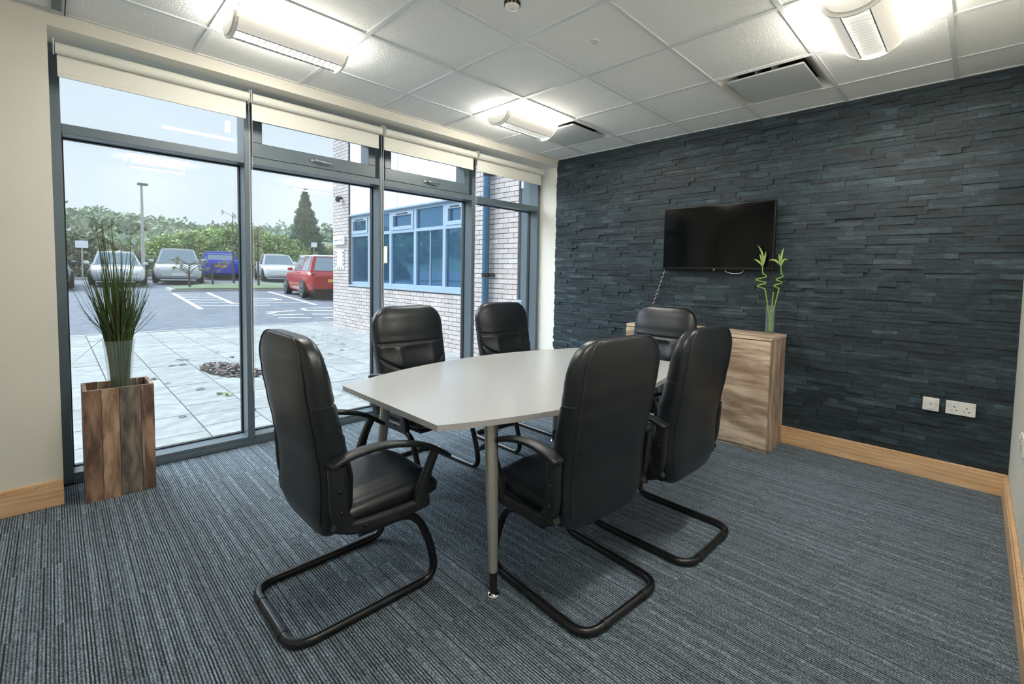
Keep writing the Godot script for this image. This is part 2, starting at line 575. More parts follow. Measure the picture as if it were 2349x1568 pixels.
# ---------------------------------------------------------------- the room
func build_shell() -> void:
	# floor: a slab with ribbed carpet tiles
	var fl := struct("floor")
	tag(fl, "blue grey ribbed carpet tiles covering the meeting room floor")
	bz("slab", fl, Vector3(-0.49, -0.2, -0.15), Vector3(XR + 0.15, -0.008, ZB + 0.15), M.dark)
	var m := MB.new()
	m.rbox(Vector3(0, -0.004, 0), Vector3(0.4999, 0.008, 0.4999), 0.0004)
	for k in m.v.size(): m.t[k] = Vector2(m.v[k].x / 0.5 + 0.5, m.v[k].z / 0.5 + 0.5)
	var tm := m.mesh()
	var k2 := 0
	for i in 9:
		for j in 11:
			var o := put(tm, "carpet_tile", M.carpet, fl)
			o.position = Vector3(-0.02 + 0.5 * i, 0, 0.19 + 0.5 * j - 0.23 * (i % 2))
			if (i * 7 + j * 3) % 2 == 1: o.rotation.y = PI
			k2 += 1
	# walls
	var wl := struct("wall_left")
	tag(wl, "cream painted wall around the glazing")
	bz("pier", wl, Vector3(-0.49, 0, ZP), Vector3(0, CEIL, ZB), M.paint)
	bz("bulkhead", wl, Vector3(-0.49, 2.545, -0.02), Vector3(0, CEIL + 0.1, ZP), M.paint)
	bz("lintel", wl, Vector3(-0.60, 2.56, -0.60), Vector3(-0.49, 3.6, ZB + 0.15), M.annex_panel)
	bz("outer_pier", wl, Vector3(-0.60, -0.2, ZP + 0.03), Vector3(-0.49, 2.56, ZB + 0.15), M.annex_panel)
	var wr := struct("wall_right")
	tag(wr, "pale painted wall at the right edge")
	bz("plaster", wr, Vector3(XR, 0, -0.15), Vector3(XR + 0.15, CEIL + 0.1, ZB + 0.15), M.paint)
	var wb := struct("wall_rear")
	tag(wb, "cream painted wall behind the camera")
	bz("plaster", wb, Vector3(-0.49, 0, ZB), Vector3(XR, CEIL + 0.1, ZB + 0.15), M.paint)
	# the painted return between glazing and slate
	var tr := struct("trim_1")
	tag(tr, "cream plaster return beside the slate wall")
	bz("plaster", tr, Vector3(-0.47, -0.04, -0.30), Vector3(-0.012, CEIL, -0.014), M.white_paint)
	bz("outer_jamb", tr, Vector3(-0.60, -0.2, -0.60), Vector3(-0.471, 2.56, -0.03), M.frame)
	bz("corner_bead", tr, Vector3(-0.016, 0, -0.016), Vector3(-0.006, 2.546, -0.004), M.white_paint)
	# baseboards in oak: a board with a thin moulded cap
	var b1 := struct("baseboard_back")
	tag(b1, "oak baseboard below the slate wall")
	bz("board", b1, Vector3(0.0, 0, 0.0), Vector3(XR, 0.118, 0.024), M.oak, 0.002)
	bz("cap", b1, Vector3(0.0, 0.118, 0.0), Vector3(XR, 0.1375, 0.019), M.oak, 0.004)
	var b2 := struct("baseboard_right")
	tag(b2, "oak baseboard along the right wall")
	bz("board", b2, Vector3(XR - 0.024, 0, 0.024), Vector3(XR, 0.118, ZB), M.oak, 0.002)
	bz("cap", b2, Vector3(XR - 0.019, 0.118, 0.019), Vector3(XR, 0.1375, ZB), M.oak, 0.004)
	var b3 := struct("baseboard_left")
	tag(b3, "oak baseboard on the cream pier by the planter")
	bz("board", b3, Vector3(0.0, 0, ZP), Vector3(0.024, 0.118, ZB), M.oak, 0.002)
	bz("cap", b3, Vector3(0.0, 0.118, ZP), Vector3(0.019, 0.1375, ZB), M.oak, 0.004)

# ---------------------------------------------------------------- glazing
func build_windows() -> void:
	var zs := [3.955, 3.0, 1.985, 0.975, 0.0]
	var ytop := 2.56
	var d0 := XF - 0.185
	for k in 4:
		var w := struct("window_%d" % (k + 1))
		tag(w, ["full height fixed glazing behind the tall planter", "glazing with a top opening light behind the nearest window side chair", "glazing with a top opening light facing the brick annexe", "narrow seeming glazing next to the slate wall"][k])
		var za: float = zs[k]; var zb: float = zs[k + 1]
		# uprights: the jamb or mullion on the left of the bay; the last bay closes with a jamb of its own
		var hw := 0.022
		var left_w := 0.034 if k == 0 else hw
		bz("mullion", w, Vector3(d0, 0.0, za - left_w), Vector3(XF, ytop, za + (0.012 if k == 0 else hw)), M.frame, 0.003)
		if k == 3:
			bz("mullion", w, Vector3(d0, 0.0, zb - 0.012), Vector3(XF, ytop, zb + 0.03), M.frame, 0.003)
		var lo: float = zb + (0.03 if k == 3 else hw)
		var hi: float = za - left_w
		# sill with a stepped inner face, head, transom
		bz("sill_rail", w, Vector3(d0, 0.0, lo), Vector3(XF, 0.062, hi), M.frame, 0.003)
		bz("sill_step", w, Vector3(XF, 0.0, lo - (0.04 if k < 3 else 0.0)), Vector3(XF + 0.012, 0.034, hi + (0.0 if k == 0 else 0.005)), M.frame, 0.002)
		bz("head_rail", w, Vector3(d0, 2.47, lo), Vector3(XF, ytop, hi), M.frame, 0.003)
		bz("transom", w, Vector3(d0, 2.055, lo), Vector3(XF, 2.112, hi), M.frame, 0.003)
		# dark gaskets round the lower pane
		var gx := XF - 0.150
		for q in [[Vector3(gx - 0.012, 0.062, lo), Vector3(gx + 0.026, 0.070, hi)], [Vector3(gx - 0.012, 2.047, lo), Vector3(gx + 0.026, 2.055, hi)], [Vector3(gx - 0.012, 0.07, lo), Vector3(gx + 0.026, 2.047, lo + 0.008)], [Vector3(gx - 0.012, 0.07, hi - 0.008), Vector3(gx + 0.026, 2.047, hi)]]:
			bz("gasket", w, q[0], q[1], M.gasket)
		bz("pane", w, Vector3(gx - 0.003, 0.066, lo + 0.004), Vector3(gx + 0.003, 2.051, hi - 0.004), M.pane)
		if k == 0 or k == 3:
			bz("pane", w, Vector3(gx - 0.003, 2.112, lo + 0.002), Vector3(gx + 0.003, 2.47, hi - 0.002), M.pane)
		else:
			# opening light with its own deep sash and a handle
			var sash := Node3D.new(); sash.name = "opening_sash"; w.add_child(sash)
			var b := 0.062
			var x0 := XF - 0.165; var x1 := XF - 0.012
			bz("sash_rail", sash, Vector3(x0, 2.116, lo + 0.03), Vector3(x1, 2.116 + b + 0.040, hi - 0.012), M.frame, 0.004)
			bz("sash_rail", sash, Vector3(x0, 2.47 - b, lo + 0.03), Vector3(x1, 2.47, hi - 0.012), M.frame, 0.004)
			bz("sash_stile", sash, Vector3(x0, 2.116 + b + 0.040, lo + 0.03), Vector3(x1, 2.47 - b, lo + 0.03 + b), M.frame, 0.004)
			bz("sash_stile", sash, Vector3(x0, 2.116 + b + 0.040, hi - 0.012 - b), Vector3(x1, 2.47 - b, hi - 0.012), M.frame, 0.004)
			bz("pane", sash, Vector3(gx - 0.003, 2.21, lo + 0.09), Vector3(gx + 0.003, 2.412, hi - 0.07), M.pane)
			var hm := MB.new()
			var hz := (lo + hi) / 2.0
			hm.rbox(Vector3(x1 + 0.006, 2.165, hz + 0.05), Vector3(0.012, 0.024, 0.06), 0.005)
			hm.tube(smooth_path([Vector3(x1 + 0.012, 2.165, hz + 0.055), Vector3(x1 + 0.034, 2.166, hz + 0.05), Vector3(x1 + 0.038, 2.162, hz + 0.0), Vector3(x1 + 0.036, 2.157, hz - 0.075)], 4), 0.0075, 8)
			put(hm, "handle", M.chrome, sash)

# ---------------------------------------------------------------- slate
func build_slate() -> void:
	var w := struct("wall_back")
	tag(w, "dark split slate cladding behind the television")
	bz("backing", w, Vector3(-0.012, 0, -0.16), Vector3(XR, CEIL + 0.1, -0.010), M.dark)
	var tints := [Color(0.019, 0.040, 0.056), Color(0.025, 0.049, 0.067), Color(0.031, 0.059, 0.079), Color(0.039, 0.072, 0.093), Color(0.030, 0.053, 0.067), Color(0.052, 0.088, 0.112), Color(0.073, 0.118, 0.143), Color(0.020, 0.045, 0.062)]
	var list := []
	var y := 0.139
	while y < CEIL - 0.004:
		var h := rng.randf_range(0.022, 0.042)
		if CEIL - y < 0.05: h = CEIL - y
		var x := -0.006 - rng.randf_range(0.0, 0.012)
		while x < XR - 0.001:
			var l := rng.randf_range(0.07, 0.33)
			if XR - x - l < 0.06: l = XR - x
			var front := rng.randf_range(-0.004, 0.009)
			if rng.randf() < 0.10: front += 0.005
			list.append({"at": Vector3(x + l / 2, y + h / 2, (front - 0.012) / 2.0), "s": Vector3(l - 0.0012, h - 0.001, front + 0.012), "tint": [0, 1, 1, 2, 2, 3, 4, 4, 3, 5, 7, 7, 6][rng.randi() % 13]})
			x += l
		y += h
	pieces(list, "slate_strip", "slate_strips", tints, M.slate, w)

# ---------------------------------------------------------------- ceiling
func gx(b: int) -> float: return 0.4417 - 0.0097 * (1 if b == 0 else 0) + 0.6 * b
func gz(r: int) -> float: return -0.2512 + 0.6 * r

func build_ceiling() -> void:
	var ce := struct("ceiling")
	tag(ce, "white suspended ceiling of square tiles in a metal grid")
	bz("slab", ce, Vector3(-0.49, CEIL + 0.14, -0.15), Vector3(XR + 0.15, CEIL + 0.2, ZB + 0.15), M.dark)
	var xs := [0.0]
	for b in 6: xs.append(gx(b))
	xs.append(XR)
	var zs := [0.0]
	for r in range(1, 9): zs.append(gz(r))
	zs.append(ZB)
	# cells taken by fittings
	var lamps := [[1, 2], [1, 5], [5, 2], [5, 5]]
	var vents := [[4, 1], [1, 1]]
	for i in xs.size() - 1:
		for j in zs.size() - 1:
			var taken := false
			for q in lamps + vents:
				if q[0] == i and q[1] == j: taken = true
			if taken: continue
			var lo := Vector3(xs[i] + 0.006, CEIL + 0.006, zs[j] + 0.006); var hi := Vector3(xs[i + 1] - 0.006, CEIL + 0.021, zs[j + 1] - 0.006)
			bz("ceiling_tile", ce, lo, hi, M.tile, 0.002)
	for i in range(1, xs.size() - 1):
		bz("grid_bar", ce, Vector3(xs[i] - 0.012, CEIL, 0.0), Vector3(xs[i] + 0.012, CEIL + 0.006, ZB), M.grid_bar)
	for j in range(1, zs.size() - 1):
		for i in xs.size() - 1:
			bz("cross_bar", ce, Vector3(xs[i] + 0.012, CEIL + 0.0005, zs[j] - 0.012), Vector3(xs[i + 1] - 0.012, CEIL + 0.006, zs[j] + 0.012), M.grid_bar)
	bz("edge_trim", ce, Vector3(0.0, CEIL - 0.001, 0.0), Vector3(XR, CEIL + 0.006, 0.018), M.grid_bar)
	bz("edge_trim", ce, Vector3(0.0, CEIL - 0.001, 0.018), Vector3(0.018, CEIL + 0.006, ZB), M.grid_bar)
	bz("edge_trim", ce, Vector3(XR - 0.018, CEIL - 0.001, 0.018), Vector3(XR, CEIL + 0.006, ZB), M.grid_bar)
	var where := ["ceiling luminaire above the far end of the glazing, beside a square vent", "ceiling luminaire above the planter end of the glazing", "ceiling luminaire nearest the slate wall, top right", "ceiling luminaire above the camera, out of view"]
	for k in 4:
		luminaire(xs[lamps[k][0]], zs[lamps[k][1]], "white curved " + where[k])
	air_vent(xs[4], zs[1], "square panel air vent in the ceiling near the slate wall, on its own")
	air_vent(xs[1], zs[1], "square panel air vent in the ceiling touching a luminaire")
	# smoke detector
	var sd := thing("smoke_detector", "round white smoke detector on the ceiling with dark slots", "smoke detector", Vector3(1.90, CEIL + 0.006, 2.44))
	var m := MB.new()
	m.lathe(Vector3.ZERO, [Vector2(0.05, 0.0), Vector2(0.05, -0.010), Vector2(0.046, -0.014), Vector2(0.032, -0.014)], 28)
	put(m, "body", M.white_plastic, sd)
	for k in 12:
		var a := TAU * k / 12.0
		var s := MB.new()
		s.box(Vector3(cos(a) * 0.037, -0.0225, sin(a) * 0.037), Vector3(0.003, 0.019, 0.014), Basis(Vector3.UP, -a))
		put(s, "slot", M.dark, sd)
	m = MB.new()
	m.lathe(Vector3.ZERO, [Vector2(0.036, -0.030), Vector2(0.036, -0.034), Vector2(0.028, -0.042), Vector2(0.012, -0.046), Vector2(0.001, -0.046)], 28)
	m.lathe(Vector3.ZERO, [Vector2(0.030, -0.012), Vector2(0.030, -0.034)], 20)
	put(m, "cap", M.white_plastic, sd)
	m = MB.new()
	m.lathe(Vector3.ZERO, [Vector2(0.011, -0.0455), Vector2(0.011, -0.0475), Vector2(0.004, -0.048), Vector2(0.001, -0.048)], 20)
	put(m, "test_button", M.grid_bar, sd)
	# small sensor
	var se := thing("ceiling_sensor", "small round flush sensor in the middle of a ceiling tile", "sensor", Vector3(1.956, CEIL + 0.006, 1.873))
	m = MB.new()
	m.lathe(Vector3.ZERO, [Vector2(0.034, 0.0), Vector2(0.034, -0.003), Vector2(0.026, -0.006), Vector2(0.022, -0.003)], 28)
	put(m, "ring", M.white_plastic, se)
	m = MB.new()
	m.lathe(Vector3.ZERO, [Vector2(0.021, -0.001), Vector2(0.019, -0.008), Vector2(0.010, -0.013), Vector2(0.001, -0.014)], 24)
	put(m, "lens", M.vent_panel, se)
	# grey hatch by the window corner
	var ha := thing("ceiling_hatch", "grey hinged ceiling hatch above the planter corner", "hatch", Vector3(0.16, CEIL, 3.915))
	bx("frame", ha, Vector3(0, -0.004, 0), Vector3(0.30, 0.008, 0.07), M.vent_panel, 0.002)
	bx("leaf", ha, Vector3(0.02, -0.010, 0.012), Vector3(0.22, 0.005, 0.036), M.frame, 0.001)
	bx("slot", ha, Vector3(0, -0.0085, -0.018), Vector3(0.28, 0.002, 0.004), M.dark)

func luminaire(x0: float, z0: float, label: String) -> void:
	var c := Vector3(x0 + 0.3, CEIL, z0 + 0.3)
	var t := thing("ceiling_luminaire", label, "ceiling light", c, 0.0, "suspended ceiling luminaires")
	# recessed white tray
	var m := MB.new()
	m.box(Vector3(0, 0.040, 0), Vector3(0.576, 0.004, 0.576))
	for s in [-1, 1]:
		m.box(Vector3(s * 0.286, 0.022, 0), Vector3(0.004, 0.036, 0.576))
		m.box(Vector3(0, 0.022, s * 0.286), Vector3(0.576, 0.036, 0.004))
	put(m, "tray", M.lamp_white, t)
	var half := 0.265
	# curved side wings of the trough
	for s in [-1.0, 1.0]:
		var outer := []; var inner := []
		for k in 11:
			var a := lerpf(0.0, 1.13, k / 10.0)
			outer.append(Vector2(s * 0.140 * cos(a), -0.018 - 0.098 * sin(a)))
			inner.append(Vector2(s * 0.136 * cos(a), -0.018 - 0.094 * sin(a)))
		var ring0 := PackedVector3Array(); var ring1 := PackedVector3Array()
		for q in outer: ring0.append(Vector3(q.x, q.y, -half)); ring1.append(Vector3(q.x, q.y, half))
		for k in 11:
			var q: Vector2 = inner[10 - k]
			ring0.append(Vector3(q.x, q.y, -half)); ring1.append(Vector3(q.x, q.y, half))
		m = MB.new()
		for k in 22:
			var p := ring0[k]; var q := ring0[(k + 1) % 22]
			var e := q - p
			var nn: Vector3 = Vector3(e.y, -e.x, 0).normalized() * s
			if k < 10 and nn.dot(Vector3(p.x, p.y + 0.018, 0)) < 0: nn = -nn
			if k > 10 and k < 21 and nn.dot(Vector3(p.x, p.y + 0.018, 0)) > 0: nn = -nn
			m.quad(ring0[k], ring0[(k + 1) % 22], ring1[(k + 1) % 22], ring1[k], nn)
		put(m, "side_wing", M.perforated, t)
		# dark shadow-gap strip between wing and louvre
		bx("gap_strip", t, Vector3(s * 0.0565, -0.104, 0), Vector3(0.004, 0.010, half * 2), M.frame)
	# end caps: crescents with raised horns and a stepped rim
	for s in [-1.0, 1.0]:
		m = MB.new()
		for step in [[1.0, half, half + 0.012], [0.84, half + 0.012, half + 0.020]]:
			var sc: float = step[0]
			var outer := []; var inner := []
			for k in 17:
				var x := lerpf(-1.0, 1.0, k / 16.0)
				outer.append(Vector2(0.147 * x * sc, -0.016 - 0.110 * sc * sqrt(maxf(0.0, 1.0 - x * x)) - 0.004 * (1.0 - sc)))
				inner.append(Vector2(0.147 * x * sc, -0.010 - 0.040 * sqrt(maxf(0.0, 1.0 - x * x)) - 0.02 * (1.0 - sc)))
			for k in 16:
				var a0: Vector2 = outer[k]; var a1: Vector2 = outer[k + 1]; var b0: Vector2 = inner[k]; var b1: Vector2 = inner[k + 1]
				for z in [step[1], step[2]]:
					m.quad(Vector3(a0.x, a0.y, z * s), Vector3(a1.x, a1.y, z * s), Vector3(b1.x, b1.y, z * s), Vector3(b0.x, b0.y, z * s), Vector3(0, 0, s if z == step[2] else -s))
				var on := Vector2((a1 - a0).y, -(a1 - a0).x).normalized()
				if on.y > 0: on = -on
				m.quad(Vector3(a0.x, a0.y, step[1] * s), Vector3(a1.x, a1.y, step[1] * s), Vector3(a1.x, a1.y, step[2] * s), Vector3(a0.x, a0.y, step[2] * s), Vector3(on.x, on.y, 0))
				m.quad(Vector3(b0.x, b0.y, step[1] * s), Vector3(b1.x, b1.y, step[1] * s), Vector3(b1.x, b1.y, step[2] * s), Vector3(b0.x, b0.y, step[2] * s), Vector3(-on.x * 0.3, 1, 0).normalized())
		var cap := put(m, "end_cap", M.lamp_white, t)
		bx("hanger", cap, Vector3(0, -0.012, s * (half + 0.008)), Vector3(0.020, 0.10, 0.010), M.lamp_white, 0.002)
	# louvre: glowing strip with thin cross blades below
	bx("louvre_glow", t, Vector3(0, -0.094, 0), Vector3(0.106, 0.003, half * 2 - 0.004), M.lamp_glow)
	for k in 17:
		bx("louvre_blade", t, Vector3(0, -0.103, lerpf(-half + 0.02, half - 0.02, k / 16.0)), Vector3(0.106, 0.013, 0.0016), M.vent_panel)
	for s in [-0.055, 0.055]:
		m = MB.new()
		m.tube([Vector3(s, -0.055, -half + 0.01), Vector3(s, -0.055, half - 0.01)], 0.008, 10)
		put(m, "lamp_tube", M.lamp_tube, t)
	# light up to the tray and down through the louvre
	var up := AreaLight3D.new()
	up.name = "uplight"
	up.area_size = Vector2(0.22, 0.5)
	up.area_normalize_energy = true
	up.light_color = Color(1.0, 0.985, 0.96)
	up.light_energy = 4.4
	up.shadow_enabled = true
	up.area_range = 12.0
	t.add_child(up)
	up.position = Vector3(0, -0.042, 0)
	up.rotation = Vector3(PI / 2, 0, 0)
	# and out through the glowing perforated wings
	for s in [-1.0, 1.0]:
		var sl := AreaLight3D.new()
		sl.name = "sidelight"
		sl.area_size = Vector2(0.5, 0.07)
		sl.area_normalize_energy = true
		sl.light_color = Color(1.0, 0.97, 0.92)
		sl.light_energy = 0.32
		sl.shadow_enabled = true
		sl.area_range = 12.0
		t.add_child(sl)
		sl.position = Vector3(s * 0.146, -0.058, 0)
		sl.rotation = Vector3(deg_to_rad(32.0), -s * PI / 2, 0)
	var dn := AreaLight3D.new()
	dn.name = "downlight"
	dn.area_size = Vector2(0.10, 0.5)
	dn.area_normalize_energy = true
	dn.light_color = Color(1.0, 0.985, 0.96)
	dn.light_energy = 1.0
	dn.shadow_enabled = true
	dn.area_range = 12.0
	t.add_child(dn)
	dn.position = Vector3(0, -0.112, 0)
	dn.rotation = Vector3(-PI / 2, 0, 0)

func air_vent(x0: float, z0: float, label: String) -> void:
	var t := thing("air_vent", label, "air vent", Vector3(x0 + 0.3, CEIL, z0 + 0.3), 0.0, "ceiling air vents")
	var m := MB.new()
	# sloped cone behind the panel, in four sides, with a dark throat
	var a := 0.286; var b := 0.21
	for k in 4:
		var r := Basis(Vector3.UP, k * PI / 2)
		m.quad(r * Vector3(-a, 0.002, a), r * Vector3(a, 0.002, a), r * Vector3(b, 0.06, b), r * Vector3(-b, 0.06, b), r * Vector3(0, -0.75, -0.66).normalized())
	put(m, "cone", M.white_plastic, t)
	bx("throat", t, Vector3(0, 0.066, 0), Vector3(0.44, 0.006, 0.44), M.dark)
	bx("face_panel", t, Vector3(0, -0.004, 0), Vector3(0.47, 0.014, 0.47), M.vent_panel, 0.006)
	m = MB.new()
	for s in [-1, 1]:
		m.box(Vector3(s * 0.293, 0.001, 0), Vector3(0.014, 0.006, 0.6)); m.box(Vector3(0, 0.001, s * 0.293), Vector3(0.572, 0.006, 0.014))
	put(m, "rim", M.white_plastic, t)
	for s in [-1, 1]:
		bx("bracket", t, Vector3(s * 0.05, 0.03, 0), Vector3(0.004, 0.06, 0.46), M.steel)

# ---------------------------------------------------------------- furniture
func build_table() -> void:
	var t := thing("conference_table", "barrel shaped conference table with pale grey top and silver legs", "table", Vector3(1.725, 0, 2.05))
	var hl := 0.95
	var out := []
	var n := 28
	for k in n + 1:
		var q := lerpf(-1.0, 1.0, float(k) / n)
		out.append(Vector2(0.418 + 0.232 * (1.0 - q * q), q * hl))
	for k in n + 1:
		var q := lerpf(1.0, -1.0, float(k) / n)
		out.append(Vector2(-0.418 - 0.232 * (1.0 - q * q), q * hl))
	var m := MB.new()
	m.prism(out, -0.7285, -0.704, Basis(Vector3(1, 0, 0), Vector3(0, 0, 1), Vector3(0, -1, 0)))
	var top := put(m, "table_top", M.table, t)
	# edging band, a hair proud of the board
	m = MB.new()
	var k2 := out.size()
	for i in k2:
		var p: Vector2 = out[i]; var q: Vector2 = out[(i + 1) % k2]
		if (p - q).length() < 1e-5: continue
		var e := q - p
		var nn := Vector2(e.y, -e.x).normalized()
		if nn.dot((p + q) / 2) < 0: nn = -nn
		var o := nn * 0.0012
		m.quad(Vector3(p.x + o.x, 0.7045, p.y + o.y), Vector3(q.x + o.x, 0.7045, q.y + o.y), Vector3(q.x + o.x, 0.7275, q.y + o.y), Vector3(p.x + o.x, 0.7275, p.y + o.y), Vector3(nn.x, 0, nn.y))
	put(m, "edge_band", M.table_edge, top)
	# splayed tapering legs with a black sleeve and a chrome foot
	for sx in [-1.0, 1.0]:
		for sz in [-1.0, 1.0]:
			var foot := Vector3(sx * 0.507, 0, sz * 0.735)
			var head := Vector3(sx * 0.435, 0.704, sz * 0.70)
			var l := MB.new()
			l.tube([head, head.lerp(foot, 0.5), head.lerp(foot, 0.87)], [0.029, 0.025, 0.0185], 18)
			l.tube([head + Vector3(0, 0.0, 0), head - Vector3(0, 0.012, 0)], 0.05, 18)
			var leg := put(l, "leg", M.steel, t)
			l = MB.new()
			l.tube([head.lerp(foot, 0.868), head.lerp(foot, 0.985)], 0.0155, 16)
			put(l, "sleeve", M.black_plastic, leg)
			l = MB.new()
			l.lathe(foot, [Vector2(0.026, 0.0), Vector2(0.026, 0.004), Vector2(0.020, 0.011), Vector2(0.008, 0.016), Vector2(0.001, 0.016)], 20)
			put(l, "foot", M.chrome, leg)
	bx("frame_rail", t, Vector3(0, 0.685, 0.0), Vector3(0.05, 0.036, 1.36), M.steel, 0.003)
	for s in [-1, 1]:
		bx("frame_rail", t, Vector3(0, 0.685, s * 0.70), Vector3(0.84, 0.036, 0.05), M.steel, 0.003)

func lin(xs: Array, ys: Array, x: float) -> float:
	for k in xs.size() - 1:
		if x <= xs[k + 1] or k == xs.size() - 2:
			var q := clampf((x - xs[k]) / (xs[k + 1] - xs[k]), 0.0, 1.0)
			q = q * q * (3.0 - 2.0 * q) * 0.4 + q * 0.6
			return lerpf(ys[k], ys[k + 1], q)
	return ys[0]

# backrest surface helpers, in the chair's own axes (it faces -z)
func back_rear(y: float) -> float: return lin([0.30, 0.36, 0.42, 0.50, 0.60, 0.70, 0.80, 0.90, 1.00, 1.08], [0.165, 0.192, 0.205, 0.203, 0.208, 0.224, 0.241, 0.256, 0.266, 0.268], y)
func back_front(y: float) -> float: return lin([0.30, 0.45, 0.55, 0.70, 0.80, 0.90, 1.00, 1.08], [0.085, 0.070, 0.068, 0.100, 0.128, 0.152, 0.176, 0.196], y)

# y levels of the backrest with the share of full width left at the rounded ends
func back_levels() -> Array:
	var ys := []
	var yb := 0.325; var yt := 1.072
	for k in 9: ys.append([yb + 0.125 * (1.0 - cos(k / 8.0 * PI / 2)), sin(k / 8.0 * PI / 2)])
	for k in range(1, 60): ys.append([lerpf(yb + 0.125, yt - 0.125, k / 60.0), 1.0])
	for k in 15: ys.append([yt - 0.125 + 0.125 * sin(k / 14.0 * PI / 2), cos(k / 14.0 * PI / 2)])
	return ys

func back_point(y: float, edge: float, th: float) -> Vector3:
	var full := lin([0.32, 0.5, 0.65, 0.8, 0.95, 1.09], [0.240, 0.248, 0.252, 0.260, 0.264, 0.260], y)
	var round_x := 0.115 if y > 0.7 else 0.11
	var a := full - round_x + round_x * edge
	var thick := lerpf(0.50, 1.0, pow(edge, 0.5)) if y > 0.7 else lerpf(0.45, 1.0, pow(edge, 0.5))
	var zc := (back_rear(y) + back_front(y)) / 2.0
	var hb := (back_rear(y) - back_front(y)) / 2.0 * thick
	var px := a * signf(cos(th)) * pow(absf(cos(th)), 0.42)
	var pz := hb * signf(sin(th)) * pow(absf(sin(th)), 0.62)
	if sin(th) < 0.0:
		# the front bulges, with soft pleats below the head seam and creases at the seams
		var u := px / full
		pz -= 0.018 * (1.0 - u * u) * edge
		if y < 0.83 and y > 0.45:
			var amp := 0.0105 * smoothstep(0.832, 0.79, y) * smoothstep(0.5, 0.66, y)
			pz -= amp * cos(u * 12.5) * (1.0 - u * u)
		pz += 0.012 * exp(-pow((y - 0.838) / 0.0075, 2.0)) * smoothstep(1.0, 0.93, absf(u))
		var yc := 0.645 + 0.11 * u * u
		pz += 0.011 * exp(-pow((y - yc) / 0.010, 2.0)) * smoothstep(0.2, 0.42, absf(u)) * smoothstep(1.0, 0.93, absf(u))
	return Vector3(px, y, zc + pz)

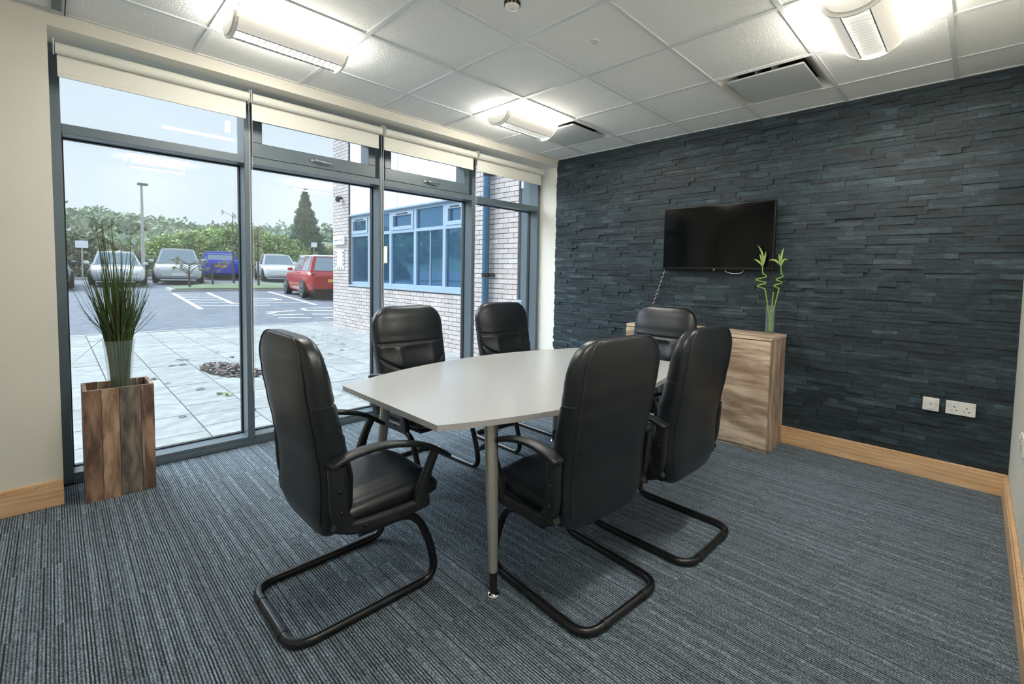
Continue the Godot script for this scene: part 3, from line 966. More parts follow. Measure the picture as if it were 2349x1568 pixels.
func make_chair() -> Node3D:
	var t := base("leather_chair")
	var rings := []
	var side := 72
	var levels := back_levels()
	for q in levels:
		var ring := PackedVector3Array()
		for j in side: ring.append(back_point(q[0], q[1], TAU * (j + 0.5) / side))
		rings.append(ring)
	var m := MB.new()
	m.loft(rings)
	var back := put(m, "backrest", M.leather, t)
	# piping round the rear panel
	var loop := []
	for q in levels:
		if q[0] > 0.40: loop.append(back_point(q[0], q[1], 0.80) + Vector3(0.0006, 0, 0.0006))
	for k in range(levels.size() - 1, -1, -1):
		var q = levels[k]
		if q[0] > 0.40: loop.append(back_point(q[0], q[1], PI - 0.80) + Vector3(-0.0006, 0, 0.0006))
	m = MB.new()
	m.tube(loop, 0.0032, 6)
	put(m, "piping", M.piping, back)
	# seam lines wrapping the sides at the head seam
	for s in [0.0, PI]:
		m = MB.new()
		var sp := []
		for k in 15:
			var th := lerpf(-0.75, 0.62, k / 14.0)
			sp.append(back_point(0.838, 1.0, th if s == 0.0 else PI - th))
		m.tube(sp, 0.0016, 5)
		put(m, "seam", M.piping, back)
	# seat cushion
	rings = []
	for k in 23:
		var q := k / 22.0
		var z := lerpf(-0.285, 0.16, q)
		var en := clampf(minf(q, 1.0 - q) * 9.0, 0.0, 1.0)
		en = sqrt(1.0 - (1.0 - en) * (1.0 - en))
		var a := 0.243 * lerpf(0.88, 1.0, en)
		var top := lin([-0.285, -0.2, 0.0, 0.16], [0.452, 0.468, 0.458, 0.445], z)
		var bot := lin([-0.285, -0.2, 0.16], [0.375, 0.362, 0.352], z)
		var mid := (top + bot) / 2.0; var hb := (top - bot) / 2.0 * lerpf(0.4, 1.0, en)
		var ring := PackedVector3Array()
		for j in 48:
			var th := TAU * (j + 0.5) / 48
			var px := a * signf(cos(th)) * pow(absf(cos(th)), 2.0 / 5.0)
			var py := hb * signf(sin(th)) * pow(absf(sin(th)), 2.0 / 3.2)
			if sin(th) > 0:
				var u := px / 0.243
				py += 0.014 * (1.0 - u * u) * en
				py += 0.004 * cos(u * 13.0 + z * 6.0) * (1.0 - u * u) * en
				py -= 0.007 * exp(-pow((absf(u) - 0.72) / 0.045, 2.0)) * en
			ring.append(Vector3(px, mid + py, z))
		rings.append(ring)
	m = MB.new()
	m.loft(rings)
	put(m, "seat", M.leather, t)
	bx("seat_pan", t, Vector3(0, 0.352, -0.05), Vector3(0.40, 0.022, 0.36), M.black_plastic, 0.006)
	# armrests: pad, rear post, lower rail, front post
	for s in [-1.0, 1.0]:
		var ax: float = s * 0.278
		m = MB.new()
		var pad := smooth_path([Vector3(ax, 0.636, 0.186), Vector3(ax, 0.656, 0.12), Vector3(ax, 0.664, 0.02), Vector3(ax, 0.648, -0.09), Vector3(ax, 0.610, -0.20), Vector3(ax, 0.545, -0.298)], 5)
		var wa := []; var wb := []
		for k in pad.size():
			var q := float(k) / (pad.size() - 1)
			wa.append(lerpf(0.030, 0.021, q) * (0.8 if k == 0 or k == pad.size() - 1 else 1.0)); wb.append(lerpf(0.013, 0.010, q) * (0.7 if k == 0 or k == pad.size() - 1 else 1.0))
		m.strap(pad, Vector3.RIGHT, wa, wb, 3.0, 14)
		m.strap(smooth_path([Vector3(ax, 0.63, 0.163), Vector3(ax, 0.56, 0.158), Vector3(ax - s * 0.006, 0.46, 0.150), Vector3(ax - s * 0.010, 0.405, 0.120)], 5), Vector3.RIGHT, 0.017, 0.030, 4.0, 14)
		m.strap(smooth_path([Vector3(ax - s * 0.010, 0.42, 0.165), Vector3(ax - s * 0.010, 0.388, 0.10), Vector3(ax - s * 0.010, 0.380, 0.0), Vector3(ax - s * 0.010, 0.378, -0.12), Vector3(ax - s * 0.008, 0.385, -0.20)], 5), Vector3.RIGHT, 0.016, 0.022, 4.0, 14)
		m.strap(smooth_path([Vector3(ax - s * 0.008, 0.375, -0.175), Vector3(ax - s * 0.006, 0.43, -0.172), Vector3(ax, 0.51, -0.195), Vector3(ax, 0.59, -0.232)], 5), Vector3.RIGHT, 0.0165, [0.035, 0.034, 0.033, 0.031, 0.029, 0.026, 0.023, 0.021, 0.019, 0.018, 0.017, 0.016, 0.016, 0.016, 0.017, 0.018], 4.0, 14)
		var arm := put(m, "armrest", M.black_plastic, t)
		for q in [Vector3(ax + s * 0.014, 0.545, 0.157), Vector3(ax + s * 0.010, 0.465, 0.150), Vector3(ax + s * 0.006, 0.385, -0.08), Vector3(ax + s * 0.006, 0.385, 0.06)]:
			m = MB.new()
			m.lathe(q, [Vector2(0.007, 0.0), Vector2(0.007, 0.003), Vector2(0.004, 0.0055), Vector2(0.0005, 0.006)], 10, Basis(Vector3.BACK, -s * PI / 2))
			put(m, "bolt", M.black_tube, arm)
	# cantilever frame: one bent tube
	var r := 0.0165
	var w := 0.226
	var path := rounded_path([Vector3(-w, 0.336, 0.06), Vector3(-w, 0.336, -0.17), Vector3(-w, 0.17, -0.245), Vector3(-w, r, -0.272), Vector3(-w, r, 0.29), Vector3(w, r, 0.29), Vector3(w, r, -0.272), Vector3(w, 0.17, -0.245), Vector3(w, 0.336, -0.17), Vector3(w, 0.336, 0.06)], 0.085, 8)
	m = MB.new()
	m.tube(path, r, 12)
	put(m, "cantilever_frame", M.black_tube, t)
	for q in [Vector3(-0.12, r, 0.29), Vector3(0.12, r, 0.29)]:
		m = MB.new()
		m.tube([q - Vector3(0.014, 0, 0), q + Vector3(0.014, 0, 0)], r + 0.0018, 12)
		put(m, "glide", M.black_plastic, t)
	return t

func build_chairs() -> void:
	var spots := [
		[Vector3(1.752, 0, 3.165), 0.0, "black leather armchair at the near end of the table, closest to the planter"],
		[Vector3(2.385, 0, 2.470), 86.0, "black leather armchair with its back to the camera behind the front table leg"],
		[Vector3(2.445, 0, 1.840), 89.0, "black leather armchair seen from behind in front of the wooden sideboard door"],
		[Vector3(0.985, 0, 2.322), -87.0, "black leather armchair on the window side, second from the slate wall"],
		[Vector3(0.985, 0, 1.488), -90.0, "black leather armchair on the window side nearest the slate wall corner"],
		[Vector3(1.800, 0, 0.885), 180.0, "black leather armchair at the far end of the table, facing the camera before the sideboard"],
	]
	var proto := make_chair()
	for k in spots.size():
		var o: Node3D = proto
		if k > 0:
			o = proto.duplicate()
			o.name = numbered("leather_chair")
			add_child(o)
		o.position = spots[k][0]
		o.rotation.y = deg_to_rad(spots[k][1])
		tag(o, spots[k][2], "chair", "chairs around the conference table")

func build_sideboard() -> void:
	var x0 := 1.245; var x1 := 2.518; var d := 0.376; var h := 0.878
	var t := thing("sideboard", "pale wood grain sideboard cabinet below the television", "cabinet", Vector3((x0 + x1) / 2, 0, 0.022))
	var hw := (x1 - x0) / 2
	bz("side_panel", t, Vector3(-hw + 0.003, 0.0, 0.004), Vector3(-hw + 0.021, h - 0.028, d - 0.026), M.ash_v, 0.0015)
	bz("side_panel", t, Vector3(hw - 0.021, 0.0, 0.004), Vector3(hw - 0.003, h - 0.028, d - 0.026), M.ash_v, 0.0015)
	bz("top", t, Vector3(-hw, h - 0.026, 0.0), Vector3(hw, h, d - 0.018), M.ash_h, 0.002)
	bz("back_panel", t, Vector3(-hw + 0.021, 0.03, 0.004), Vector3(hw - 0.021, h - 0.028, 0.012), M.ash_h)
	bz("plinth", t, Vector3(-hw + 0.003, 0.0, d - 0.046), Vector3(hw - 0.003, 0.028, d - 0.024), M.ash_h, 0.0015)
	bz("bottom_panel", t, Vector3(-hw + 0.021, 0.028, 0.012), Vector3(hw - 0.021, 0.046, d - 0.026), M.ash_h)
	for s in [-1, 1]:
		bz("door", t, Vector3(-hw + 0.004 if s < 0 else 0.002, 0.031, d - 0.0255), Vector3(-0.002 if s < 0 else hw - 0.004, h - 0.031, d - 0.0075), M.ash_h, 0.0015)
	# glass cylinder vase with lucky bamboo
	var vp := Vector3(2.409, h, 0.095)
	var v := thing("glass_vase", "narrow clear glass vase on the right end of the sideboard", "vase", vp)
	var m := MB.new()
	m.lathe(Vector3.ZERO, [Vector2(0.001, 0.0), Vector2(0.034, 0.0), Vector2(0.036, 0.004), Vector2(0.0365, 0.225), Vector2(0.034, 0.2255), Vector2(0.0335, 0.018), Vector2(0.001, 0.016)], 32)
	put(m, "glass", M.glass, v)
	var bt := thing("lucky_bamboo", "green lucky bamboo stalks with spiral tops in the narrow glass vase", "plant", vp + Vector3(0, 0.0185, 0))
	var stalk_a := [Vector3(0.006, 0, 0.004), Vector3(-0.006, 0.12, 0.006), Vector3(-0.020, 0.20, 0.008), Vector3(-0.034, 0.28, 0.010), Vector3(-0.046, 0.335, 0.010)]
	var stalk_b := [Vector3(-0.004, 0, -0.006), Vector3(0.000, 0.12, -0.004), Vector3(0.008, 0.20, 0.0), Vector3(0.016, 0.315, 0.0)]
	var stalk_c := [Vector3(0.012, 0, -0.01), Vector3(0.016, 0.12, -0.008), Vector3(0.028, 0.21, -0.008), Vector3(0.042, 0.28, -0.010), Vector3(0.052, 0.340, -0.012)]
	for sp in [[stalk_a, [-0.098, -0.048, -0.112, -0.050], -0.070], [stalk_b, [], 0.0], [stalk_c, [0.022, 0.066, 0.036, 0.070], 0.062]]:
		var path: Array = smooth_path(sp[0], 4)
		var end: Vector3 = path[path.size() - 1]
		# spiral: swings that climb
		if sp[1].size():
			var cpt := [path[path.size() - 2], end]
			var y := end.y
			for k in sp[1].size():
				y += 0.024
				cpt.append(Vector3(sp[1][k], y, end.z + (0.025 if k % 2 == 0 else -0.02)))
			cpt.append(Vector3(sp[2], y + 0.03, end.z))
			var sp2 := smooth_path(cpt, 6)
			for k in range(6, sp2.size()): path.append(sp2[k])
		m = MB.new()
		m.tube(path, 0.0052, 8)
		var st := put(m, "stalk", M.bamboo, bt)
		for k in range(2, path.size() - 1, 4):
			m = MB.new()
			var dv: Vector3 = (path[k + 1] - path[k]).normalized() * 0.002
			m.tube([path[k] - dv, path[k] + dv], 0.0064, 8)
			put(m, "node", M.bamboo_leaf, st)
		if sp[1].size():
			var tip: Vector3 = path[path.size() - 1]
			m = MB.new()
			m.tube([tip, tip + Vector3(-0.004, 0.05, 0.0), tip + Vector3(-0.003, 0.09, 0.0)], [0.0045, 0.0035, 0.002], 6)
			put(m, "shoot", M.bamboo, bt)
			var top := tip + Vector3(-0.003, 0.075, 0)
			var leaves := [[Vector3(-0.07, 0.035, 0.0), Vector3(-0.035, 0.03, 0)], [Vector3(-0.045, 0.15, 0.01), Vector3(0.012, 0.09, 0)], [Vector3(-0.03, 0.08, -0.01), Vector3(-0.01, 0.05, 0)], [Vector3(0.02, 0.10, 0.0), Vector3(0.018, 0.05, 0)]]
			if sp[2] > 0.0: leaves = [[Vector3(-0.09, 0.02, 0.01), Vector3(-0.05, 0.045, 0)], [Vector3(0.015, 0.12, 0.0), Vector3(-0.005, 0.07, 0)], [Vector3(0.05, 0.02, 0.01), Vector3(0.02, 0.055, 0)], [Vector3(-0.02, 0.075, 0.0), Vector3(-0.015, 0.04, 0)]]
			for lf in leaves:
				put(leaf_blade(top - Vector3(0, 0.02, 0), top + lf[1], top + lf[0], 0.008, Vector3(0.3, 0.2, 1)), "leaf", M.bamboo_leaf, bt)
		elif true:
			pass

# a thin blade from a over b to c, folded along its middle so that it has depth
func leaf_blade(a: Vector3, b: Vector3, c: Vector3, w: float, face: Vector3, k := 8) -> MB:
	var m := MB.new()
	var rows := []
	for i in k + 1:
		var q := float(i) / k
		var p := a.lerp(b, q).lerp(b.lerp(c, q), q)
		var d := ((b - a).lerp(c - b, q)).normalized()
		var sd := d.cross(face).normalized()
		var up := sd.cross(d).normalized()
		var ww := w * (pow(sin(PI * clampf(q * 0.86 + 0.14, 0, 1)), 0.7)) + 0.0004
		var r := PackedVector3Array()
		r.append(p - sd * ww + up * ww * 0.25); r.append(p + up * 0.0006); r.append(p + sd * ww + up * ww * 0.25); r.append(p - up * 0.0006)
		rows.append(r)
	m.loft(rows, true, true)
	return m

func build_television() -> void:
	var t := thing("television", "black flat screen television hung on the slate wall", "television", Vector3(1.917, 1.662, 0.0))
	bx("wall_mount", t, Vector3(0, 0, 0.026), Vector3(0.42, 0.30, 0.028), M.dark, 0.003)
	bx("cabinet", t, Vector3(0, 0, 0.056), Vector3(0.985, 0.562, 0.034), M.bezel, 0.006)
	bx("screen", t, Vector3(0, 0.006, 0.0735), Vector3(0.962, 0.530, 0.002), M.screen)
	var tm := TextMesh.new()
	tm.text = "LG"
	tm.font_size = 16; tm.pixel_size = 0.0008; tm.depth = 0.001
	var ft := SystemFont.new(); ft.font_names = PackedStringArray(["Droid Sans"]); tm.font = ft
	var o := put(tm, "badge", M.white_plastic, t)
	o.position = Vector3(0.006, -0.273, 0.0740)
	bx("standby_light", t, Vector3(0.0, -0.2835, 0.066), Vector3(0.02, 0.005, 0.010), M.steel, 0.001)
	var m := MB.new()
	m.tube(smooth_path([Vector3(0.085, -0.255, 0.034), Vector3(0.09, -0.290, 0.034), Vector3(0.14, -0.308, 0.036), Vector3(0.19, -0.310, 0.036), Vector3(0.235, -0.298, 0.034), Vector3(0.245, -0.255, 0.034)], 6), 0.0035, 8)
	var wc := put(m, "white_cable", M.white_plastic)
	wc.position = Vector3(1.917, 1.662, 0.0)
	tag(wc, "short white cable looping below the television", "cable")
	# twisted dark cord from the television down to the sideboard
	var cd := thing("twisted_cord", "dark twisted cord hanging from the television down behind a chair", "cable", Vector3.ZERO)
	for ph in [0.0, PI]:
		m = MB.new()
		var path := []
		for k in 121:
			var q := k / 120.0
			var p := Vector3(1.440, 1.42, 0.030).lerp(Vector3(1.262, 0.885, 0.036), q)
			var a: float = q * TAU * 13.0 + ph
			path.append(p + Vector3(cos(a) * 0.0035, 0, sin(a) * 0.0035))
		m.tube(path, 0.0042, 6)
		put(m, "strand", M.black_plastic if ph == 0.0 else M.vent_panel, cd)

# ---------------------------------------------------------------- planter with grass
func build_planter() -> void:
	var z0 := 3.588; var z1 := 3.882; var x0 := -0.155; var x1 := 0.108; var h := 0.622
	var t := thing("planter_box", "tall square planter of worn brown boards by the window", "planter", Vector3((x0 + x1) / 2, 0, (z0 + z1) / 2))
	var hx := (x1 - x0) / 2; var hz := (z1 - z0) / 2
	# front boards, left to right in view: from high z to low z
	var cuts := [1.0, 0.52, 0.02, -0.60, -1.0]
	var ms := ["plank_a", "plank_b", "plank_c", "plank_d"]
	for side in [1, -1]:
		for k in 4:
			bz("board", t, Vector3(side * hx - (0.018 if side > 0 else 0.0), 0.0, cuts[k + 1] * hz + 0.0006), Vector3(side * hx + (0.0 if side > 0 else 0.018), h - 0.004 * (k % 2) * 0.3, cuts[k] * hz - 0.0006), M[ms[k]], 0.0015)
	for side in [1, -1]:
		for k in 3:
			var a := -hx + 0.0185 + (2 * hx - 0.037) * k / 3.0; var b := -hx + 0.0185 + (2 * hx - 0.037) * (k + 1) / 3.0
			bz("board", t, Vector3(a + 0.0004, 0.0, side * hz - (0.018 if side > 0 else 0.0)), Vector3(b - 0.0004, h, side * hz + (0.0 if side > 0 else 0.018)), M[["plank_a", "plank_d", "plank_b"][k]], 0.0015)
	bz("false_floor", t, Vector3(-hx + 0.0185, 0.50, -hz + 0.0185), Vector3(hx - 0.0185, 0.515, hz - 0.0185), M.plank_in)
	# glass vase standing in it
	var at := Vector3(-0.028, 0.515, 3.722)
	var v := thing("tall_glass_vase", "flared clear glass vase standing in the wooden planter", "vase", at)
	var m := MB.new()
	m.lathe(Vector3.ZERO, [Vector2(0.001, 0.0), Vector2(0.046, 0.0), Vector2(0.049, 0.01), Vector2(0.054, 0.15), Vector2(0.066, 0.30), Vector2(0.073, 0.36), Vector2(0.0705, 0.36), Vector2(0.063, 0.30), Vector2(0.051, 0.15), Vector2(0.046, 0.014), Vector2(0.001, 0.012)], 36)
	put(m, "glass", M.glass, v)
	var g := thing("reed_grass", "tall dark green artificial reed grass fanning out of the glass vase", "plant", at + Vector3(0, 0.0145, 0))
	var r := RandomNumberGenerator.new(); r.seed = 77
	for k in 260:
		var a := r.randf() * TAU
		var q := sqrt(r.randf())
		var foot := Vector3(cos(a) * 0.036 * q, 0.0, sin(a) * 0.036 * q)
		var a2 := a + r.randf_range(-0.5, 0.5)
		var rim := Vector3(cos(a2), 0, sin(a2)) * 0.062 * r.randf_range(0.25, 1.0) + Vector3(0, 0.345, 0)
		var hh := r.randf_range(0.48, 0.80)
		var spread := r.randf_range(0.03, 0.15) + 0.05 * r.randf()
		var w := r.randf_range(0.0020, 0.0046)
		if k < 22:
			hh = r.randf_range(0.88, 1.10); spread = r.randf_range(0.02, 0.09); a2 = r.randf_range(0.5, 2.4); w = r.randf_range(0.0030, 0.0044)
		elif k < 36:
			hh = r.randf_range(0.78, 0.98); spread = r.randf_range(0.02, 0.11); a2 = r.randf_range(-2.4, -0.6); w = r.randf_range(0.0030, 0.0042)
		var tip := Vector3(cos(a2) * spread * 0.85, hh, sin(a2) * spread)
		tip.x = clampf(tip.x, -0.17, 0.2)
		var pts := smooth_path([foot, foot.lerp(rim, 0.5), rim, rim.lerp(tip, 0.5), tip], 4)
		put(grass_blade(pts, w, a2 + PI / 2 + r.randf_range(-0.9, 0.9)), "blade", M.blade_brown if k % 9 == 0 else (M.blade_dark if k % 5 < 2 else M.blade), g)
	# a few bent stragglers, as in the photograph
	for q in [[Vector3(0.03, 0.345, 0.05), Vector3(0.05, 0.50, 0.13), Vector3(0.05, 0.66, 0.19)], [Vector3(0.02, 0.345, 0.055), Vector3(0.03, 0.36, 0.07), Vector3(0.03, 0.21, 0.215)], [Vector3(0.02, 0.40, -0.055), Vector3(0.03, 0.43, -0.09), Vector3(0.03, 0.425, -0.15)], [Vector3(0.02, 0.345, -0.05), Vector3(0.02, 0.5, -0.09), Vector3(0.03, 0.62, -0.14)]]:
		put(grass_blade(smooth_path([Vector3(q[0].x * 0.5, 0.0, q[0].z * 0.4), q[0], q[1], q[2]], 5), 0.0016, 1.3), "blade", M.blade_dark, g)

func grass_blade(pts: Array, w: float, face: float) -> MB:
	var m := MB.new()
	var rows := []
	var sd := Vector3(cos(face), 0, sin(face))
	var up := Vector3(-sin(face), 0, cos(face))
	var k := pts.size()
	for i in k:
		var q := float(i) / (k - 1)
		var ww := w * (1.0 - pow(q, 4.0)) + 0.0003
		var r := PackedVector3Array()
		r.append(pts[i] - sd * ww); r.append(pts[i] + up * ww * 0.35); r.append(pts[i] + sd * ww); r.append(pts[i] - up * ww * 0.35)
		rows.append(r)
	m.loft(rows, true, true)
	return m

# ---------------------------------------------------------------- blinds
func build_blinds() -> void:
	var ends := [[3.935, 3.035], [3.012, 2.075], [2.040, 1.085], [1.050, 0.115]]
	var where := ["nearest the planter", "above the second bay of glazing", "above the third bay, before the annexe windows", "next to the slate wall"]
	for k in 4:
		var za: float = ends[k][0]; var zb: float = ends[k][1]
		var t := thing("roller_blind", "rolled up pale fabric roller blind " + where[k], "blind", Vector3(-0.125, 2.478, (za + zb) / 2.0), 0.0, "roller blinds over the glazing")
		var hl := (za - zb) / 2.0
		var m := MB.new()
		m.tube([Vector3(0, 0, -hl), Vector3(0, 0, hl)], 0.0295, 24)
		put(m, "roll", M.blind, t)
		bx("fabric", t, Vector3(-0.026, -0.072, 0), Vector3(0.0016, 0.135, hl * 2 - 0.012), M.blind)
		bx("bottom_bar", t, Vector3(-0.026, -0.134, 0), Vector3(0.010, 0.024, hl * 2 - 0.012), M.blind, 0.004)
		for s in [-1, 1]:
			bx("bracket", t, Vector3(-0.004, 0.006, s * (hl + 0.006)), Vector3(0.05, 0.074, 0.005), M.white_plastic, 0.001)
		if k < 3:
			# bead chain: two strands of small beads on the far end
			var bead := MB.new()
			bead.lathe(Vector3.ZERO, [Vector2(0.0003, -0.0022), Vector2(0.0016, -0.0016), Vector2(0.0022, 0.0), Vector2(0.0016, 0.0016), Vector2(0.0003, 0.0022)], 6)
			var low := 0.42 if k == 0 else 0.95
			var n := int((2.44 - low) / 0.0062)
			var mm := MultiMesh.new()
			mm.transform_format = MultiMesh.TRANSFORM_3D
			mm.mesh = bead.mesh()
			mm.instance_count = n * 2
			for i in n:
				var y := -0.03 - i * 0.0062
				var sp := 0.009 * clampf((n - i) / 30.0, 0.12, 1.0)
				mm.set_instance_transform(i * 2, Transform3D(Basis(), Vector3(0.0, y, -hl - 0.014 + sp)))
				mm.set_instance_transform(i * 2 + 1, Transform3D(Basis(), Vector3(0.0, y - 0.003, -hl - 0.014 - sp)))
			var ch := MultiMeshInstance3D.new()
			ch.multimesh = mm
			ch.material_override = M.white_plastic
			ch.name = "bead_chain"
			t.add_child(ch, true)
			ch.set_meta("kind", "stuff")

# ---------------------------------------------------------------- sockets
func socket(called: String, label: String, at: Vector3, w: float, turn: float, kind: String) -> void:
	var t := thing(called, label, "socket", at, turn, "white wall sockets")
	bx("plate", t, Vector3(0, 0, 0.005), Vector3(w, 0.088, 0.010), M.white_plastic, 0.003)
	if kind == "data":
		bx("raised_centre", t, Vector3(0, 0, 0.011), Vector3(0.046, 0.062, 0.004), M.white_plastic, 0.001)
		bx("port", t, Vector3(0, 0.004, 0.0135), Vector3(0.018, 0.016, 0.002), M.vent_panel)
		for s in [-1, 1]: bx("screw", t, Vector3(s * 0.032, 0.0, 0.0105), Vector3(0.006, 0.006, 0.001), M.steel)
	else:
		for s in [-1, 1]:
			bx("switch", t, Vector3(s * (w / 2 - 0.014), 0.024, 0.0115), Vector3(0.012, 0.024, 0.005), M.white_plastic, 0.0015)
			for q in [[0.0, 0.010, 0.005, 0.009], [-0.011, -0.012, 0.007, 0.005], [0.011, -0.012, 0.007, 0.005]]:
				bx("pin_hole", t, Vector3(s * 0.030 + q[0], q[1] - 0.004, 0.0101), Vector3(q[2], q[3], 0.0006), M.dark)

func build_small() -> void:
	socket("data_socket", "square white data outlet on the slate wall left of the double socket", Vector3(3.424, 0.505, 0.018), 0.086, 0.0, "data")
	socket("double_socket", "white double socket on the slate wall near the right corner", Vector3(3.572, 0.505, 0.018), 0.146, 0.0, "power")
	socket("data_socket", "white outlet on the slate wall just above the table edge, left of its neighbour", Vector3(0.522, 0.490, 0.018), 0.112, 0.0, "data")
	socket("double_socket", "white double socket on the slate wall just above the table edge", Vector3(0.682, 0.490, 0.018), 0.140, 0.0, "power")
	socket("double_socket", "white double socket on the right wall at the picture edge", Vector3(XR, 0.56, 0.90), 0.146, -PI / 2, "power")

# ---------------------------------------------------------------- outside
func gy(x: float) -> float: return GROUND - 0.028 * (x + 8.7) if x < -8.7 else GROUND

func build_outside() -> void:
	build_patio()
	build_car_park()
	build_annexe()
	build_cars()
	build_greenery()

func build_patio() -> void:
	var p := struct("patio")
	tag(p, "pale concrete slab patio outside the glazing")
	bz("bed", p, Vector3(-8.75, GROUND - 0.3, -7.0), Vector3(-7.77, GROUND - 0.012, -0.62), M.joint)
	bz("bed", p, Vector3(-8.75, GROUND - 0.3, -0.62), Vector3(-0.49, GROUND - 0.012, 12.0), M.joint)
	var tints := []
	for q in [0.385, 0.41, 0.43, 0.455, 0.40, 0.42]: tints.append(Color(q * 0.97, q, q * 0.985))
	var r := RandomNumberGenerator.new(); r.seed = 9
	var list := []
	var z := -0.38
	var row := 0
	while z < 5.6:
		var x := -0.50 - (0.0 if row % 2 == 0 else 0.25)
		if row % 2: list.append({"at": Vector3(-0.625, GROUND - 0.02, z + 0.22), "s": Vector3(0.240, 0.04, 0.430), "tint": r.randi() % 6})
		while x > -8.7:
			var l := [0.50, 0.62, 0.40][r.randi() % 3] as float
			if x - l < -8.72: l = x + 8.72
			if l < 0.05: break
			list.append({"at": Vector3(x - l / 2, GROUND - 0.02 + r.randf_range(-0.0015, 0.0015), z + 0.22), "s": Vector3(l - 0.010, 0.04, 0.430), "tint": r.randi() % 6})
			x -= l
		z += 0.44
		row += 1
	for k in 12: list.append({"at": Vector3(-8.25, GROUND - 0.02, -0.86 - 0.5 * k), "s": Vector3(0.94, 0.04, 0.49), "tint": k % 6})
	for k in 14: list.append({"at": Vector3(-0.80 - 0.6 * k, GROUND - 0.02, -0.49), "s": Vector3(0.59, 0.04, 0.21), "tint": k % 6})
	pieces(list, "paving_slab", "paving_slabs", tints, M.slab, p, 0.012)
	# dead leaves
	var leafs := [Vector2(-4.31, 2.911), Vector2(-4.327, 2.792), Vector2(-4.735, 2.78), Vector2(-4.718, 2.708), Vector2(-5.185, 2.224), Vector2(-4.554, 2.189), Vector2(-3.523, 3.193), Vector2(-3.153, 3.109), Vector2(-2.25, 2.80), Vector2(-2.881, 1.703), Vector2(-6.283, 0.214), Vector2(-5.397, 0.31), Vector2(-4.795, 0.439), Vector2(-6.0, 0.5), Vector2(-5.0, 0.8), Vector2(-4.2, 0.7), Vector2(-3.9, 1.0), Vector2(-3.6, 1.25), Vector2(-4.4, 1.4), Vector2(-1.55, 3.22), Vector2(-1.4, 2.72), Vector2(-4.9, 1.9), Vector2(-3.3, 1.5), Vector2(-2.6, 2.9)]
	var lm := leaf_mesh(0.035, Color(0.10, 0.075, 0.06))
	for k in leafs.size():
		var o := put(lm, "fallen_leaf", M.leaf_brown)
		o.position = Vector3(leafs[k].x, GROUND + 0.0035, leafs[k].y)
		o.rotation.y = r.randf() * TAU
		o.scale = Vector3.ONE * r.randf_range(0.8, 1.5)
		tag(o, "single curled brown leaf lying on the pale patio slabs", "leaf", "fallen leaves scattered on the patio")
	# heap of leaves
	var heap := MB.new()
	for k in 520:
		var a := r.randf() * TAU; var q := sqrt(r.randf())
		var at := Vector3(-3.55 + cos(a) * 0.66 * q, GROUND + 0.008 + 0.05 * (1.0 - q) * r.randf(), 2.42 + sin(a) * 0.24 * q - cos(a) * 0.10 * q)
		heap.col = [Color(0.10, 0.072, 0.06), Color(0.17, 0.13, 0.11), Color(0.06, 0.05, 0.05), Color(0.36, 0.31, 0.28)][r.randi() % 4]
		var b := Basis.from_euler(Vector3(r.randf_range(-0.5, 0.5), r.randf() * TAU, r.randf_range(-0.5, 0.5)))
		heap.box(at, Vector3(0.075, 0.003, 0.032), b)
	var ho := put(heap, "leaf_heap", M.leaf_brown)
	tag(ho, "heap of brown dead leaves on the patio by the first mullion", "leaves", "", "stuff")
	# weeds in the joints
	for q in [[Vector3(-2.13, GROUND, 2.76), "small green weed growing in a patio joint near the leaf heap"], [Vector3(-0.72, GROUND, 2.52), "small green weed by the window sill behind the nearest chair"]]:
		var w := thing("weed", q[1], "weed", q[0])
		for k in 9:
			var a := TAU * k / 9.0
			put(leaf_blade(Vector3.ZERO, Vector3(cos(a) * 0.02, 0.035, sin(a) * 0.02), Vector3(cos(a) * 0.06, 0.03, sin(a) * 0.06), 0.007, Vector3(0.1, 1, 0.2), 4), "leaf", M.bamboo, w)

func leaf_mesh(l: float, col: Color) -> ArrayMesh:
	var m := leaf_blade(Vector3(-l, 0.0, 0), Vector3(0, 0.012, 0.006), Vector3(l, 0.004, 0), l * 0.45, Vector3(0, 1, 0), 5)
	for k in m.c.size(): m.c[k] = col
	return m.mesh()

func strip(parent: Node, a: Vector2, b: Vector2, w: float, called := "painted_line") -> void:
	var d := (b - a).normalized(); var s := Vector2(-d.y, d.x) * w / 2
	var m := MB.new()
	var q := [a + s, b + s, b - s, a - s]
	var p := []
	for e in q: p.append(Vector3(e.x, gy(e.x) + 0.006, e.y))
	m.quad(p[0], p[1], p[2], p[3], Vector3(0.028, 1, 0).normalized())
	for k in 4:
		var e: Vector3 = p[k]; var g: Vector3 = p[(k + 1) % 4]
		var nn := (g - e).cross(Vector3.UP).normalized()
		if nn.dot((e + g) / 2 - (p[0] + p[2]) / 2) < 0: nn = -nn
		m.quad(e, g, g - Vector3(0, 0.01, 0), e - Vector3(0, 0.01, 0), nn)
	put(m, called, M.road_paint, parent)

